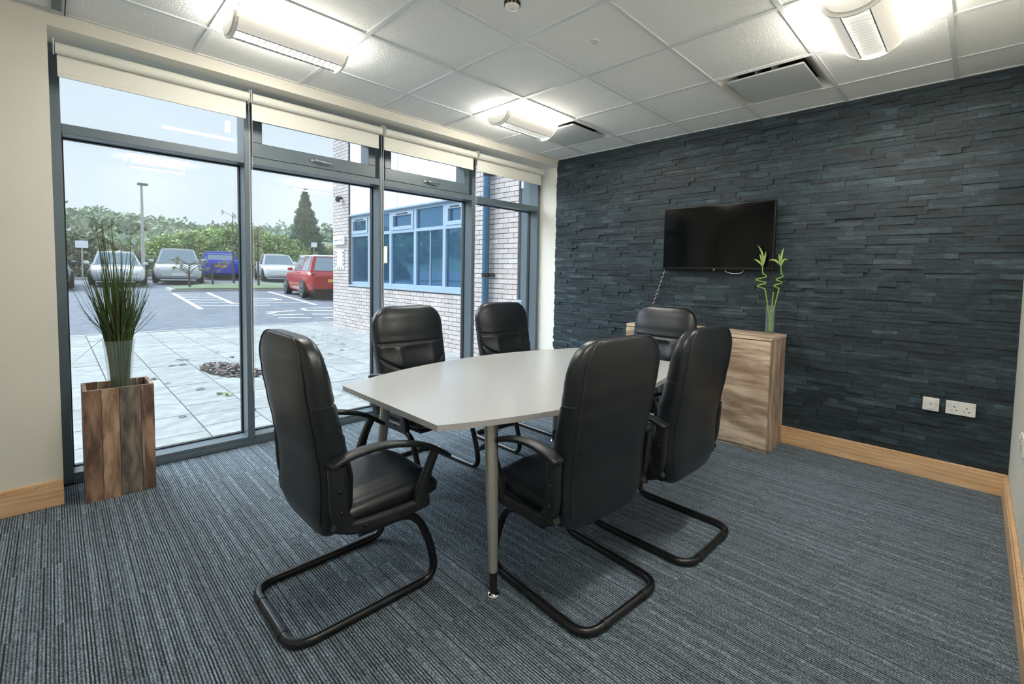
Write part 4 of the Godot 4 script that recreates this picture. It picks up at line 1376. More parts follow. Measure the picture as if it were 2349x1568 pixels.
func build_car_park() -> void:
	var g := struct("car_park")
	tag(g, "grey asphalt car park beyond the patio")
	var m := MB.new()
	var nn := Vector3(0.028, 1, 0).normalized()
	m.quad(Vector3(-8.75, gy(-8.75), -60), Vector3(-8.75, gy(-8.75), 90), Vector3(-120, gy(-120), 90), Vector3(-120, gy(-120), -60), nn)
	m.quad(Vector3(-8.75, gy(-8.75), -60), Vector3(-8.75, gy(-8.75), 90), Vector3(-8.75, -0.6, 90), Vector3(-8.75, -0.6, -60), Vector3(1, 0, 0))
	put(m, "asphalt", M.asphalt, g)
	bz("edge_kerb", g, Vector3(-8.87, GROUND - 0.2, -7.0), Vector3(-8.75, GROUND + 0.004, 14.0), M.kerb, 0.01)
	# bay lines and hatching of the space next to the accessible bay
	strip(g, Vector2(-19.28, 0.81), Vector2(-12.96, 1.06), 0.12)
	strip(g, Vector2(-19.54, -0.31), Vector2(-14.47, -0.06), 0.12)
	strip(g, Vector2(-19.67, -2.58), Vector2(-13.19, -2.20), 0.12)
	for k in 5:
		var x := -18.6 + k * 1.15
		strip(g, Vector2(x, 0.80 + 0.03 * k), Vector2(x + 0.45, -0.30 + 0.05 * k if x < -14.9 else -0.9), 0.09)
	strip(g, Vector2(-14.47, -0.06), Vector2(-14.2, -2.25), 0.10)
	# worn wheelchair symbol and lettering
	for q in [[Vector2(-16.5, -0.9), Vector2(-16.2, -1.7), 0.14], [Vector2(-16.2, -1.7), Vector2(-15.4, -1.75), 0.14], [Vector2(-15.4, -0.8), Vector2(-15.4, -1.75), 0.14], [Vector2(-16.9, -1.0), Vector2(-16.9, -1.25), 0.2],
		[Vector2(-12.2, -1.4), Vector2(-12.1, -2.3), 0.13], [Vector2(-11.5, -1.3), Vector2(-11.2, -2.0), 0.13], [Vector2(-12.2, -1.4), Vector2(-11.5, -1.3), 0.10],
		[Vector2(-11.5, -0.2), Vector2(-11.6, -1.0), 0.13], [Vector2(-11.0, -0.1), Vector2(-11.5, -0.5), 0.12], [Vector2(-10.1, -0.1), Vector2(-9.7, -0.8), 0.13], [Vector2(-10.7, -0.15), Vector2(-10.6, -0.9), 0.12],
		[Vector2(-10.5, -1.1), Vector2(-10.3, -1.7), 0.13], [Vector2(-9.6, -1.1), Vector2(-9.4, -1.5), 0.13]]:
		strip(g, q[0], q[1], q[2], "painted_symbol")
	# planted island with its kerb
	var isl := struct("grass_verge")
	tag(isl, "grass island with a pale kerb between the parking bays")
	var pts := [Vector2(-20.2, 0.75), Vector2(-20.35, -0.6), Vector2(-20.35, -4.5), Vector2(-20.35, -14.0), Vector2(-24.5, -14.0), Vector2(-24.3, -3.0), Vector2(-23.2, -0.6), Vector2(-21.6, 0.75)]
	for q in [[1.0, 0.10, M.kerb, "kerb"], [0.975, 0.13, M.grass, "turf"]]:
		m = MB.new()
		var mid := Vector2.ZERO
		for e in pts: mid += e
		mid /= pts.size()
		var ring := []
		for e in pts: ring.append(mid + (e - mid) * (q[0] as float))
		var o := m.add(Vector3(mid.x, gy(mid.x) + q[1], mid.y), Vector3.UP)
		var ids := []
		for e in ring: ids.append(m.add(Vector3(e.x, gy(e.x) + q[1], e.y), Vector3.UP))
		for k in ids.size(): m.tri(o, ids[k], ids[(k + 1) % ids.size()])
		for k in ring.size():
			var a: Vector2 = ring[k]; var b: Vector2 = ring[(k + 1) % ring.size()]
			var e2 := b - a
			var n2 := Vector3(e2.y, 0, -e2.x).normalized()
			if n2.dot(Vector3(a.x - mid.x, 0, a.y - mid.y)) < 0: n2 = -n2
			m.quad(Vector3(a.x, gy(a.x) + q[1], a.y), Vector3(b.x, gy(b.x) + q[1], b.y), Vector3(b.x, gy(b.x) - 0.05, b.y), Vector3(a.x, gy(a.x) - 0.05, a.y), n2)
		put(m, q[3], q[2], isl)
	# far kerb behind the left row of cars
	bz("far_kerb", g, Vector3(-29.2, gy(-29.0) - 0.1, 0.0), Vector3(-29.0, gy(-29.0) + 0.12, 30.0), M.kerb)

func build_annexe() -> void:
	var zf := -0.60
	var t := thing("brick_annexe", "pale brick annexe wing with blue grey windows seen through the glazing", "building", Vector3.ZERO)
	# masonry cores behind the bricks
	var zc := zf - 0.012
	bz("masonry", t, Vector3(-7.76, GROUND, -6.0), Vector3(-6.93, 4.9, zc), M.mortar)
	bz("masonry", t, Vector3(-6.93, GROUND, -0.95), Vector3(-2.62, 0.95, zc), M.mortar)
	bz("masonry", t, Vector3(-2.62, GROUND, -0.95), Vector3(-1.30, 4.9, zc), M.mortar)
	bz("masonry", t, Vector3(-1.30, GROUND, -0.95), Vector3(-0.60, 0.90, zc), M.mortar)
	# cladding panels above the windows
	bz("cladding_panel", t, Vector3(-6.90, 2.55, zf - 0.10), Vector3(-4.80, 4.9, zf - 0.03), M.annex_panel, 0.01)
	bz("cladding_panel", t, Vector3(-4.79, 2.55, zf - 0.10), Vector3(-2.63, 4.9, zf - 0.03), M.annex_panel, 0.01)
	bz("cladding_panel", t, Vector3(-1.29, 2.53, zf - 0.10), Vector3(-0.60, 4.9, zf - 0.03), M.annex_panel, 0.01)
	bz("drip_flashing", t, Vector3(-6.92, 2.515, zf - 0.10), Vector3(-2.63, 2.55, zf + 0.005), M.annex_frame, 0.004)
	bz("sill", t, Vector3(-6.93, 0.95, zf - 0.16), Vector3(-2.62, 0.985, zf + 0.02), M.annex_frame, 0.004)
	bz("sill", t, Vector3(-1.30, 0.90, zf - 0.16), Vector3(-0.60, 0.935, zf + 0.02), M.annex_frame, 0.004)
	# bricks
	var tints := []
	for q in [[0.60, 0.52, 0.50], [0.63, 0.56, 0.53], [0.58, 0.50, 0.48], [0.66, 0.59, 0.57], [0.61, 0.54, 0.53], [0.56, 0.48, 0.46]]: tints.append(Color(q[0], q[1], q[2]))
	var r := RandomNumberGenerator.new(); r.seed = 12
	var list := []
	for area in [[-7.76, -6.93, GROUND, 4.9], [-6.93, -2.62, GROUND, 0.945], [-2.62, -1.30, GROUND, 4.9], [-1.30, -0.61, GROUND, 0.895]]:
		var y: float = area[2]
		var row := 0
		while y < area[3] - 0.02:
			var h := minf(0.065, area[3] - y)
			var x: float = area[0]
			var first := true
			while x < area[1] - 0.012:
				var l := 0.215
				if first and row % 2: l = 0.1025
				first = false
				if area[1] - x - l < 0.05: l = area[1] - x
				list.append({"at": Vector3(x + l / 2, y + h / 2, zf - 0.006 + r.randf_range(-0.001, 0.001)), "s": Vector3(l - 0.0005 if l > 0.3 else l, h, 0.016), "tint": [0, 1, 1, 2, 3, 3, 4, 4, 5][r.randi() % 9]})
				x += l + 0.010
			y += 0.075
			row += 1
	pieces(list, "brick", "bricks", tints, M.brick, t)
	# windows of the annexe: uprights, rails, opening lights, panes
	var zg := zf - 0.10
	annexe_window(t, [-6.93, -6.05, -5.12, -4.19, -3.24, -2.62], [1, 0, 1, 0, 1], 0.985, 2.515, zg)
	annexe_window(t, [-1.30, -0.94, -0.60], [1, 0], 0.935, 2.53, zg)
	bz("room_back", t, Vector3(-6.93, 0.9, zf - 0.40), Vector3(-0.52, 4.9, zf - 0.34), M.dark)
	bz("roof", t, Vector3(-7.9, 4.9, -6.1), Vector3(-0.45, 5.05, zf + 0.15), M.annex_panel)
	# things fixed to it
	var dp := thing("downpipe", "blue painted round downpipe on the brick annexe", "downpipe", Vector3(-1.93, GROUND, zf + 0.075))
	var m := MB.new()
	m.tube([Vector3(0, 0.02, 0), Vector3(0, 4.9, 0)], 0.055, 18)
	put(m, "pipe", M.pipe, dp)
	for y in [1.32, 2.84, 3.9]:
		m = MB.new()
		m.tube([Vector3(0, y - 0.03, 0), Vector3(0, y + 0.03, 0)], 0.060, 18)
		m.box(Vector3(0.09, y, -0.04), Vector3(0.12, 0.045, 0.035))
		put(m, "bracket", M.gasket, dp)
	var sg := thing("name_board", "small white name board on the corner of the brick annexe", "sign", Vector3(-7.34, 1.995, zf + 0.012))
	bx("board", sg, Vector3(0, 0, 0.02), Vector3(0.58, 0.20, 0.04), M.sign_white, 0.004)
	for q in [[-0.12, 0.26], [0.14, 0.16]]: bx("lettering", sg, Vector3(q[0], 0.0, 0.0405), Vector3(q[1], 0.03, 0.001), M.sign_blue)
	var nb := thing("notice", "white notice sheet below the name board on the annexe corner", "notice", Vector3(-7.36, 1.55, zf + 0.004))
	bx("sheet", nb, Vector3(0, 0, 0.006), Vector3(0.46, 0.46, 0.012), M.sign_white, 0.002)
	for k in 4:
		for s in [-1, 1]: bx("pictogram", nb, Vector3(s * 0.19, 0.16 - 0.09 * k, 0.0125), Vector3(0.05, 0.06, 0.001), [M.pipe, M.lamp_red, M.frame, M.grass][(k + (1 if s > 0 else 0)) % 4])
	for k in 3: bx("pictogram", nb, Vector3(-0.12 + 0.12 * k, -0.20, 0.0125), Vector3(0.05, 0.04, 0.001), M.frame)
	for k in 5: bx("text_line", nb, Vector3(0, 0.18 - 0.07 * k, 0.0125), Vector3(0.26, 0.012, 0.001), M.vent_panel)
	var cc := thing("security_camera", "small dark security camera high on the annexe corner", "camera", Vector3(-7.25, 2.93, zf + 0.005))
	bx("mount", cc, Vector3(0, 0.03, 0.02), Vector3(0.06, 0.06, 0.04), M.gasket, 0.01)
	m = MB.new()
	m.lathe(Vector3(0, 0.0, 0.09), [Vector2(0.001, -0.07), Vector2(0.04, -0.06), Vector2(0.06, 0.0), Vector2(0.05, 0.05), Vector2(0.001, 0.06)], 16)
	put(m, "dome", M.gasket, cc)
	var po := put(MB.new(), "window_poster", M.poster) if false else thing("window_poster", "pale yellow sheet taped inside an annexe window", "poster", Vector3(-5.27, 1.64, zg + 0.062))
	bx("sheet", po, Vector3.ZERO, Vector3(0.14, 0.34, 0.003), M.poster)

func annexe_window(t: Node, xs: Array, opens: Array, y0: float, y1: float, zg: float) -> void:
	var fw := 0.045
	var ym := lerpf(y0, y1, 0.72)
	for k in xs.size():
		bz("window_mullion", t, Vector3(xs[k] - (0.0 if k == 0 else fw), y0, zg - 0.04), Vector3(xs[k] + (fw if k < xs.size() - 1 else 0.0), y1, zg + 0.04), M.annex_frame, 0.004)
	for k in xs.size() - 1:
		var a: float = xs[k] + fw; var b: float = xs[k + 1] - fw
		bz("window_rail", t, Vector3(a, y0, zg - 0.04), Vector3(b, y0 + 0.075, zg + 0.04), M.annex_frame, 0.004)
		bz("window_rail", t, Vector3(a, y1 - 0.05, zg - 0.04), Vector3(b, y1, zg + 0.04), M.annex_frame, 0.004)
		bz("window_rail", t, Vector3(a, ym - 0.03, zg - 0.04), Vector3(b, ym + 0.03, zg + 0.04), M.annex_frame, 0.004)
		var p := bz("window_pane", t, Vector3(a, y0 + 0.075, zg - 0.012), Vector3(b, ym - 0.03, zg), M.annex_glass)
		if k == 3: bz("window_bar", t, Vector3((a + b) / 2 - 0.012, y0 + 0.075, zg), Vector3((a + b) / 2 + 0.012, ym - 0.03, zg + 0.012), M.annex_frame)
		if opens[k]:
			var s := Node3D.new(); s.name = "opening_light"; t.add_child(s, true)
			bz("sash_rail", s, Vector3(a + 0.01, ym + 0.03, zg - 0.02), Vector3(b - 0.01, ym + 0.10, zg + 0.052), M.annex_frame, 0.004)
			bz("sash_rail", s, Vector3(a + 0.01, y1 - 0.12, zg - 0.02), Vector3(b - 0.01, y1 - 0.05, zg + 0.052), M.annex_frame, 0.004)
			bz("sash_stile", s, Vector3(a + 0.01, ym + 0.10, zg - 0.02), Vector3(a + 0.08, y1 - 0.12, zg + 0.052), M.annex_frame, 0.004)
			bz("sash_stile", s, Vector3(b - 0.08, ym + 0.10, zg - 0.02), Vector3(b - 0.01, y1 - 0.12, zg + 0.052), M.annex_frame, 0.004)
			bz("vent_slot", s, Vector3(lerpf(a, b, 0.25), y1 - 0.10, zg + 0.052), Vector3(lerpf(a, b, 0.75), y1 - 0.08, zg + 0.060), M.gasket)
			bz("pane", s, Vector3(a + 0.08, ym + 0.10, zg - 0.012), Vector3(b - 0.08, y1 - 0.12, zg), M.annex_glass)
		else:
			bz("window_pane", t, Vector3(a, ym + 0.03, zg - 0.012), Vector3(b, y1 - 0.05, zg), M.annex_glass)

# ---------------------------------------------------------------- cars (each faces its own -z)
func car(label: String, at: Vector2, heading: float, paint: Color, kind: String, sc := 1.0, roof_paint = null) -> void:
	var t := thing("parked_car", label, "car", Vector3(at.x, gy(at.x), at.y), heading, "cars in the car park")
	t.scale = Vector3.ONE * sc
	t.rotation.z = 0.0
	var pm := mat(paint, 0.22); pm.clearcoat_enabled = true; pm.clearcoat = 0.6; pm.clearcoat_roughness = 0.08
	var rm: Material = pm if roof_paint == null else mat(roof_paint, 0.25)
	# stations: z, bottom, top of the lower body, half width
	var L := {"hatch": 4.1, "mpv": 4.4, "saloon": 4.4, "white": 4.3}[kind] as float
	var H := {"hatch": 1.56, "mpv": 1.66, "saloon": 1.42, "white": 1.50}[kind] as float
	var W := 0.90
	var belt := {"hatch": 0.98, "mpv": 0.98, "saloon": 0.88, "white": 0.92}[kind] as float
	var hood := {"hatch": 0.92, "mpv": 0.90, "saloon": 0.80, "white": 0.84}[kind] as float
	var tailh := {"hatch": 0.98, "mpv": 0.98, "saloon": 0.98, "white": 0.92}[kind] as float
	var st := [[-0.5, 0.34, hood * 0.66, 0.62], [-0.485, 0.26, hood * 0.80, 0.76], [-0.44, 0.20, hood * 0.93, 0.85], [-0.34, 0.18, hood * 0.985, 0.89], [-0.22, 0.18, hood * 1.02, 0.90], [-0.12, 0.18, belt, 0.90], [0.15, 0.18, belt + 0.01, 0.90], [0.34, 0.18, (belt + tailh) / 2 + 0.01, 0.89], [0.43, 0.22, tailh, 0.86], [0.485, 0.28, tailh * 0.95, 0.80], [0.5, 0.36, tailh * 0.80, 0.74]]
	var rings := []
	for s in st:
		var ring := PackedVector3Array()
		var w: float = s[3] * W / 0.90; var yb: float = s[1]; var yt: float = s[2]; var z: float = s[0] * L
		var prof := [Vector2(w * 0.86, yb), Vector2(w * 0.97, yb + (yt - yb) * 0.16), Vector2(w, yb + (yt - yb) * 0.45), Vector2(w * 0.985, yb + (yt - yb) * 0.78), Vector2(w * 0.94, yb + (yt - yb) * 0.95), Vector2(w * 0.86, yt), Vector2(w * 0.4, yt + 0.015)]
		for q in prof: ring.append(Vector3(q.x, q.y, z))
		for k in range(prof.size() - 1, -1, -1): ring.append(Vector3(-prof[k].x, prof[k].y, z))
		rings.append(ring)
	var m := MB.new()
	m.loft(rings)
	put(m, "body", pm, t)
	# cabin: base and roof rectangles, with glass panes set on it
	var cb := {"hatch": [-0.15, -0.02, 0.40, 0.475], "mpv": [-0.25, -0.05, 0.40, 0.48], "saloon": [-0.16, 0.0, 0.20, 0.38], "white": [-0.19, -0.01, 0.30, 0.46]}[kind] as Array
	var wb := 0.80; var wt := 0.62
	var y0 := belt - 0.03; var y1 := H
	var b0 := Vector3(wb, y0, cb[0] * L); var r0 := Vector3(wt, y1 - 0.05, cb[1] * L); var r1 := Vector3(wt, y1 - 0.06, cb[2] * L); var b1 := Vector3(wb, y0 + (tailh - belt) * 0.5, cb[3] * L)
	m = MB.new()
	rings = []
	for q in [[b0, 0.0], [r0, 1.0], [r0.lerp(r1, 0.5) + Vector3(0, 0.03, 0), 1.0], [r1, 1.0], [b1, 0.0]]:
		pass
	var fl := func(p: Vector3) -> Vector3: return Vector3(-p.x, p.y, p.z)
	var rm0 := r0.lerp(r1, 0.5) + Vector3(0, 0.012, 0)
	var bm := b0.lerp(b1, 0.5)
	m.quad(b0, r0, fl.call(r0), fl.call(b0), Vector3(0, 0.5, -0.8).normalized())
	m.quad(b1, r1, fl.call(r1), fl.call(b1), Vector3(0, 0.4, 0.9).normalized())
	for s in [1.0, -1.0]:
		var g := func(p: Vector3) -> Vector3: return Vector3(p.x * s, p.y, p.z)
		m.quad(g.call(b0), g.call(r0), g.call(rm0), g.call(bm), Vector3(s, 0.3, 0).normalized())
		m.quad(g.call(bm), g.call(rm0), g.call(r1), g.call(b1), Vector3(s, 0.3, 0).normalized())
	put(m, "cabin", pm, t)
	m = MB.new()
	rings = []
	for q in [[r0, 0.0], [r0.lerp(r1, 0.25), 0.03], [rm0, 0.04], [r0.lerp(r1, 0.75), 0.03], [r1, 0.0]]:
		var p: Vector3 = q[0]
		var up: float = q[1]
		rings.append(PackedVector3Array([Vector3(p.x + 0.012, p.y - 0.015, p.z), Vector3(p.x, p.y + 0.015 + up * 0.5, p.z), Vector3(p.x * 0.6, p.y + 0.035 + up, p.z), Vector3(-p.x * 0.6, p.y + 0.035 + up, p.z), Vector3(-p.x, p.y + 0.015 + up * 0.5, p.z), Vector3(-p.x - 0.012, p.y - 0.015, p.z)]))
	m.loft(rings)
	put(m, "roof", rm, t)
	# panes: the quad between four corners, shrunk a little and lifted off the cabin
	var pane := func(called: String, a: Vector3, b: Vector3, c: Vector3, d: Vector3, nn: Vector3, fit: float) -> void:
		var mid := (a + b + c + d) / 4.0
		var mm := MB.new()
		var o := nn.normalized() * 0.012
		var e := [mid + (a - mid) * fit + o, mid + (b - mid) * fit + o, mid + (c - mid) * fit + o, mid + (d - mid) * fit + o]
		mm.quad(e[0], e[1], e[2], e[3], nn.normalized())
		for k in 4:
			mm.quad(e[k], e[(k + 1) % 4], e[(k + 1) % 4] - o * 1.5, e[k] - o * 1.5, ((e[k] + e[(k + 1) % 4]) / 2 - (e[0] + e[2]) / 2).normalized())
		put(mm, called, M.car_glass, t)
	pane.call("windscreen", b0, r0, fl.call(r0), fl.call(b0), Vector3(0, 0.5, -0.8), 0.90)
	pane.call("rear_window", b1, r1, fl.call(r1), fl.call(b1), Vector3(0, 0.4, 0.9), 0.84)
	for s in [1.0, -1.0]:
		var g := func(p: Vector3) -> Vector3: return Vector3(p.x * s, p.y, p.z)
		var ma := bm.lerp(b0, 0.05); var mr := rm0.lerp(r0, 0.05)
		pane.call("side_window", g.call(b0.lerp(bm, 0.12)), g.call(r0.lerp(rm0, 0.04)), g.call(mr), g.call(ma), Vector3(s, 0.28, 0), 0.88)
		pane.call("side_window", g.call(bm.lerp(b1, 0.04)), g.call(rm0.lerp(r1, 0.04)), g.call(r1.lerp(rm0, 0.08)), g.call(b1.lerp(bm, 0.16)), Vector3(s, 0.28, 0), 0.86)
		# mirrors, lamps, wheels
		bx("wing_mirror", t, Vector3(s * 0.98, belt + 0.06, cb[0] * L + 0.45), Vector3(0.18, 0.12, 0.09), pm, 0.03)
		bx("headlight", t, Vector3(s * 0.60, hood * 0.74, -0.470 * L), Vector3(0.34, 0.15, 0.12), M.lamp_clear, 0.04)
		bx("tail_light", t, Vector3(s * 0.68, tailh * 0.80, 0.478 * L), Vector3(0.22, 0.26 if kind == "hatch" else 0.15, 0.12), M.lamp_red, 0.04)
		for zz in [-0.31, 0.31]:
			var wh := MB.new()
			var bs := Basis(Vector3.BACK, PI / 2)
			var wc := Vector3(s * 0.83, 0.32, zz * L)
			wh.lathe(wc, [Vector2(0.20, -0.10), Vector2(0.30, -0.10), Vector2(0.32, -0.07), Vector2(0.32, 0.07), Vector2(0.30, 0.105), Vector2(0.20, 0.10)], 24, bs)
			var o := put(wh, "wheel", M.tyre, t)
			wh = MB.new()
			wh.lathe(wc, [Vector2(0.21, -0.108), Vector2(0.205, -0.112), Vector2(0.05, -0.10), Vector2(0.05, 0.10), Vector2(0.205, 0.112), Vector2(0.21, 0.108)], 20, bs)
			put(wh, "hub", M.rim, o)
			var half := []
			for k in 13: half.append(Vector2(cos(PI * k / 12.0), sin(PI * k / 12.0)) * 0.385)
			var am := MB.new()
			am.prism(half, s * 0.70, s * 0.915, Basis(Vector3(0, 0, 1), Vector3(0, 1, 0), Vector3(1, 0, 0)), Vector3(0, 0.30, zz * L))
			put(am, "wheel_arch", M.gasket, t)
			for k in 5:
				var sp := MB.new()
				var a := TAU * k / 5.0
				sp.box(wc + Vector3(s * 0.112, cos(a) * 0.11, sin(a) * 0.11), Vector3(0.012, 0.16, 0.05), Basis(Vector3.RIGHT, a))
				put(sp, "spoke", M.tyre, o)
	bx("grille", t, Vector3(0, hood * 0.52, -0.492 * L), Vector3(0.86, 0.16, 0.06), M.gasket, 0.02)
	bx("number_plate", t, Vector3(0, tailh * 0.66, 0.499 * L), Vector3(0.50, 0.11, 0.03), M.plate_yellow)
	bx("number_plate", t, Vector3(0, 0.42, -0.503 * L), Vector3(0.50, 0.11, 0.03), M.plate_white)
	bx("rear_bumper", t, Vector3(0, 0.36, 0.478 * L), Vector3(1.44, 0.20, 0.18), M.gasket if kind == "hatch" else pm, 0.05)
	bx("front_bumper", t, Vector3(0, 0.34, -0.462 * L), Vector3(1.40, 0.18, 0.16), M.gasket, 0.05)
	if kind == "saloon":
		for s in [-1, 1]: bx("spoiler_strut", t, Vector3(s * 0.55, tailh + 0.12, 0.43 * L), Vector3(0.05, 0.26, 0.14), pm, 0.01)
		bx("spoiler", t, Vector3(0, tailh + 0.26, 0.44 * L), Vector3(1.36, 0.04, 0.24), pm, 0.015)

func build_cars() -> void:
	car("red hatchback with white roof parked beside the annexe corner", Vector2(-16.90, -3.70), deg_to_rad(84), c255(176, 22, 34), "hatch", 1.08, c255(225, 232, 236))
	car("silver people carrier facing the building left of the blue saloon", Vector2(-27.2, -0.50), deg_to_rad(-98), c255(196, 202, 206), "mpv", 1.06)
	car("bright blue saloon with a rear spoiler seen from behind", Vector2(-32.2, -3.30), deg_to_rad(80), c255(16, 56, 190), "saloon", 1.18)
	car("white car half hidden behind the reed grass", Vector2(-25.4, 1.98), deg_to_rad(-92), c255(232, 236, 240), "white", 1.0)
	car("dark car cut by the left window frame", Vector2(-23.6, 4.42), deg_to_rad(-90), c255(40, 50, 70), "saloon", 1.06)
	car("white car facing the building beside the mullion, left of the red hatchback", Vector2(-29.6, -5.85), deg_to_rad(-98), c255(236, 238, 240), "white", 1.12)
	car("white car behind the bonnet of the red hatchback", Vector2(-32.2, -8.9), deg_to_rad(-104), c255(238, 240, 242), "white", 1.15)
	car("white car behind the roof of the red hatchback", Vector2(-33.6, -11.9), deg_to_rad(-104), c255(236, 238, 240), "mpv", 1.12)

# ---------------------------------------------------------------- trees, hedges, hills
func clump_mesh(sd: int, n: int, leaf: float) -> ArrayMesh:
	var r := RandomNumberGenerator.new(); r.seed = sd
	var m := MB.new()
	for k in n:
		var p := Vector3(r.randfn(), r.randfn(), r.randfn()).normalized() * pow(r.randf(), 0.4)
		var b := Basis.from_euler(Vector3(r.randf_range(-1.2, 1.2), r.randf() * TAU, r.randf_range(-1.2, 1.2)))
		var h := leaf * r.randf_range(0.7, 1.3)
		var nn := (b * Vector3.UP + p * 0.6).normalized()
		var q := [p + b * Vector3(-h, 0, 0), p + b * Vector3(0, 0, h * 0.55), p + b * Vector3(h, 0, 0), p + b * Vector3(0, 0, -h * 0.55)]
		m.quad(q[0], q[1], q[2], q[3], nn)
	return m.mesh()

func cloud_of(list: Array, mesh: Mesh, called: String, parent: Node = null) -> MultiMeshInstance3D:
	var mm := MultiMesh.new()
	mm.transform_format = MultiMesh.TRANSFORM_3D
	mm.use_colors = true
	mm.mesh = mesh
	mm.instance_count = list.size()
	for k in list.size():
		mm.set_instance_transform(k, list[k][0])
		mm.set_instance_color(k, list[k][1])
	var o := MultiMeshInstance3D.new()
	o.multimesh = mm
	o.material_override = M.foliage
	o.name = called if parent else numbered(called)
	(parent if parent else self).add_child(o, true)
	o.set_meta("kind", "stuff")
	return o

func any_basis(r: RandomNumberGenerator, s: float) -> Basis:
	return Basis.from_euler(Vector3(r.randf() * TAU, r.randf() * TAU, r.randf() * TAU)).scaled(Vector3.ONE * s)

func build_greenery() -> void:
	var r := RandomNumberGenerator.new(); r.seed = 31
	var clump := clump_mesh(3, 26, 0.30)
	# hedge banks behind the cars: a long mound each, as clumps over an ellipsoid with a dark core
	var banks := [
		["broad bright green hedge bank behind the silver and blue cars", Vector3(-37.5, 0.9, -5.6), Vector3(2.6, 2.9, 5.8), [Color(0.30, 0.42, 0.17), Color(0.38, 0.50, 0.22), Color(0.23, 0.34, 0.15), Color(0.46, 0.52, 0.26)]],
		["low olive hedge behind the white cars by the annexe", Vector3(-40.0, 0.9, -16.0), Vector3(2.4, 2.3, 5.0), [Color(0.40, 0.44, 0.20), Color(0.32, 0.38, 0.17), Color(0.48, 0.47, 0.26)]],
		["brownish shrub bank behind the reed grass", Vector3(-34.5, 0.7, 4.0), Vector3(2.0, 2.1, 3.6), [Color(0.25, 0.27, 0.19), Color(0.30, 0.26, 0.22), Color(0.21, 0.28, 0.18), Color(0.36, 0.33, 0.24)]],
		["dark shrubs at the left end of the hedge", Vector3(-34.0, 0.6, 12.5), Vector3(2.0, 2.2, 3.0), [Color(0.15, 0.19, 0.13), Color(0.21, 0.21, 0.17), Color(0.17, 0.22, 0.15)]],
		["shrub bank at the far right of the car park", Vector3(-43.0, 1.0, -25.0), Vector3(2.4, 3.2, 5.0), [Color(0.20, 0.27, 0.15), Color(0.27, 0.33, 0.18)]],
	]
	for b in banks:
		var t := thing("hedge", b[0], "hedge", b[1])
		var core := MB.new()
		core.lathe(Vector3.ZERO, [Vector2(0.85, -0.5), Vector2(0.84, 0.2), Vector2(0.70, 0.55), Vector2(0.35, 0.82), Vector2(0.01, 0.86)], 18)
		var co := put(core, "core", M.bark, t)
		co.scale = b[2]
		var list := []
		for k in 2600:
			var a := r.randf() * TAU; var u := r.randf_range(-0.25, 1.0)
			var q := sqrt(maxf(0.0, 1.0 - u * u)) if u > 0 else 1.0
			var p := Vector3(cos(a) * q, u, sin(a) * q) * r.randf_range(0.86, 1.04)
			p *= b[2] * (1.0 + 0.10 * sin(a * 7.0) + 0.06 * sin(a * 17.0 + u * 9.0))
			list.append([Transform3D(any_basis(r, r.randf_range(0.28, 0.5)), p), b[3][r.randi() % b[3].size()] * r.randf_range(0.8, 1.2)])
		cloud_of(list, clump, "foliage", t)
	# conifer
	var ct := thing("conifer", "tall dark conifer with a pointed top beyond the car park", "tree", Vector3(-38.6, gy(-38.6), -10.7))
	var tr := MB.new()
	tr.tube([Vector3(0, -0.2, 0), Vector3(0, 4, 0), Vector3(0, 7.0, 0)], [0.22, 0.14, 0.03], 8)
	put(tr, "trunk", M.bark, ct)
	var cl := []
	for k in 3200:
		var y := pow(r.randf(), 1.25)
		var rad := (1.0 - y) * 2.35 + 0.08
		rad *= 0.86 + 0.14 * sin(y * 62.0)
		var a := r.randf() * TAU
		var q := r.randf_range(0.35, 1.0)
		cl.append([Transform3D(any_basis(r, r.randf_range(0.16, 0.34) * (0.45 + 0.55 * (1.0 - y))), Vector3(cos(a) * rad * q, 0.6 + y * 6.6 - q * rad * 0.18, sin(a) * rad * q)), Color(0.12, 0.22, 0.17) * r.randf_range(0.75, 1.35)])
	cloud_of(cl, clump, "foliage", ct)
	# saplings on the island, nearly bare
	for q in [[Vector3(-21.5, 0, -0.05), 1.0, "small bare shrub on the grass island before the silver car"], [Vector3(-23.2, 0, -1.2), 1.1, "small bushy sapling on the grass island before the blue saloon"], [Vector3(-22.4, 0, -2.9), 2.9, "thin tall sapling on the grass island beside the mullion"], [Vector3(-24.3, 0, -2.3), 3.6, "bare tall sapling with a few rust leaves before the bright hedge"]]:
		var at: Vector3 = q[0]
		var h: float = q[1]
		var t := thing("sapling", q[2], "sapling", Vector3(at.x, gy(at.x) + 0.12, at.z))
		var m := MB.new()
		m.tube([Vector3(0, 0, 0), Vector3(0.02, h * 0.5, 0.02), Vector3(0, h, 0)], [0.05, 0.035, 0.012], 7)
		put(m, "trunk", M.bark, t)
		var list := []
		for k in 16:
			var y := r.randf_range(0.35, 0.95) * h
			var a := r.randf() * TAU
			var l := r.randf_range(0.25, 0.65) * (1.0 if h < 2.0 else 0.75)
			var e := Vector3(cos(a) * l, y + l * 0.55, sin(a) * l)
			m = MB.new()
			m.tube([Vector3(0, y, 0), Vector3(cos(a) * l * 0.5, y + l * 0.35, sin(a) * l * 0.5), e], [0.012, 0.008, 0.004], 5)
			put(m, "branch", M.bark, t)
			for j in 2: list.append([Transform3D(any_basis(r, r.randf_range(0.06, 0.11)), e * r.randf_range(0.92, 1.04)), [Color(0.26, 0.29, 0.20), Color(0.32, 0.30, 0.24), Color(0.36, 0.29, 0.20)][r.randi() % 3]])
		cloud_of(list, clump, "foliage", t)
	# lamp post
	var lp := thing("lamp_post", "tall pale street lamp post with a flat head in the car park", "lamp post", Vector3(-30.4, gy(-30.4), 0.55))
	var m2 := MB.new()
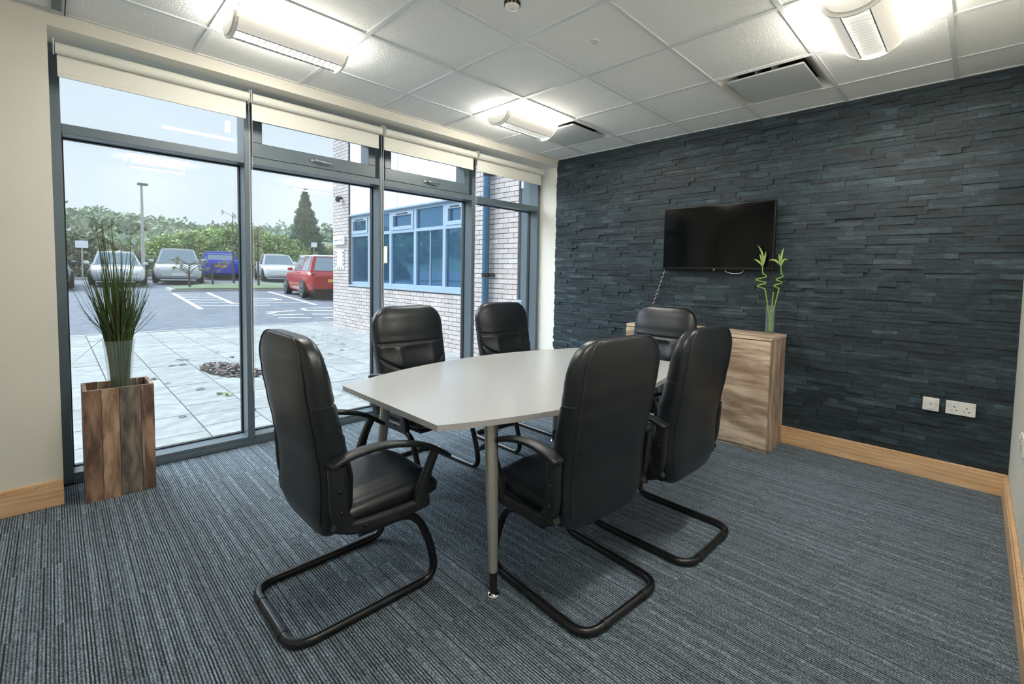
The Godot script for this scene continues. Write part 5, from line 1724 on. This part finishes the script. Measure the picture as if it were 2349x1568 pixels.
	m2.tube([Vector3.ZERO, Vector3(0, 2.4, 0), Vector3(0, 5.15, 0)], [0.085, 0.07, 0.055], 10)
	put(m2, "post", M.kerb, lp)
	bx("lamp_head", lp, Vector3(0.02, 5.20, -0.05), Vector3(0.30, 0.12, 0.44), M.frame, 0.02)
	# two small car park signs
	for q in [[Vector3(-29.6, 0, 2.95), "white sign on a post behind the reed grass", 1.95], [Vector3(-36.0, 0, -10.45), "white sign on a post above the red hatchback", 2.75]]:
		var at: Vector3 = q[0]
		var h: float = q[2]
		var t := thing("car_park_sign", q[1], "sign", Vector3(at.x, gy(at.x), at.z))
		bx("post", t, Vector3(-0.03, h / 2, 0), Vector3(0.05, h, 0.05), M.kerb)
		bx("plate", t, Vector3(0.01, h - 0.18, 0), Vector3(0.02, 0.36, 0.46), M.sign_white, 0.004)
	# wooded hills: an arc of ground with crowns over it
	var hl := struct("hills")
	tag(hl, "low wooded hills on the skyline")
	var hm := MB.new()
	var rows := []
	var hn := noise(0.9, 55, 3)
	for i in 5:
		var row := PackedVector3Array()
		for k in 81:
			var az := lerpf(-1.5, 1.75, k / 80.0)
			var d := 70.0 + 22.0 * i
			var top := 8.6 + 2.0 * hn.get_noise_1d(az * 2.2 + 3.0) + 1.6 * clampf(0.1 - az, -0.3, 0.25)
			var y: float = lerpf(0.5, top, [0.0, 0.35, 0.75, 1.0, 0.6][i]) + 0.6
			row.append(Vector3(3.6 - d * cos(az), y, 4.0 - d * sin(az)))
		rows.append(row)
	for i in 4:
		for k in 80:
			var a: Vector3 = rows[i][k]; var b: Vector3 = rows[i][k + 1]; var c: Vector3 = rows[i + 1][k + 1]; var d: Vector3 = rows[i + 1][k]
			var nn := (b - a).cross(d - a).normalized()
			if nn.y < 0: nn = -nn
			hm.quad(a, b, c, d, nn)
	put(hm, "slope", M.hill, hl)
	var list2 := []
	var big := clump_mesh(8, 30, 0.34)
	for k in 620:
		var az := r.randf_range(-1.45, 1.7)
		var fi := sqrt(r.randf()) * 3.2
		var i := clampi(int(fi), 0, 3)
		var kk := (az + 1.5) / 3.25 * 80.0
		var k0 := clampi(int(kk), 0, 79)
		var p: Vector3 = rows[i][k0].lerp(rows[i + 1][k0], fi - i)
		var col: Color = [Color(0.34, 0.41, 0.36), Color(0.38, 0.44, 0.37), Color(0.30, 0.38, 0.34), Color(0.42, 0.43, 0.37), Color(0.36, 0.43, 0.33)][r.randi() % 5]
		var s := r.randf_range(1.6, 3.2)
		for j in 12:
			var o := Vector3(r.randfn(0, 0.55), absf(r.randfn(0, 0.35)) + 0.2, r.randfn(0, 0.55)) * s
			list2.append([Transform3D(any_basis(r, s * r.randf_range(0.35, 0.6)), p + o), col * r.randf_range(0.8, 1.2)])
	var wo := cloud_of(list2, big, "woodland")
	tag(wo, "wooded skyline of trees covering the distant hills", "trees", "", "stuff")
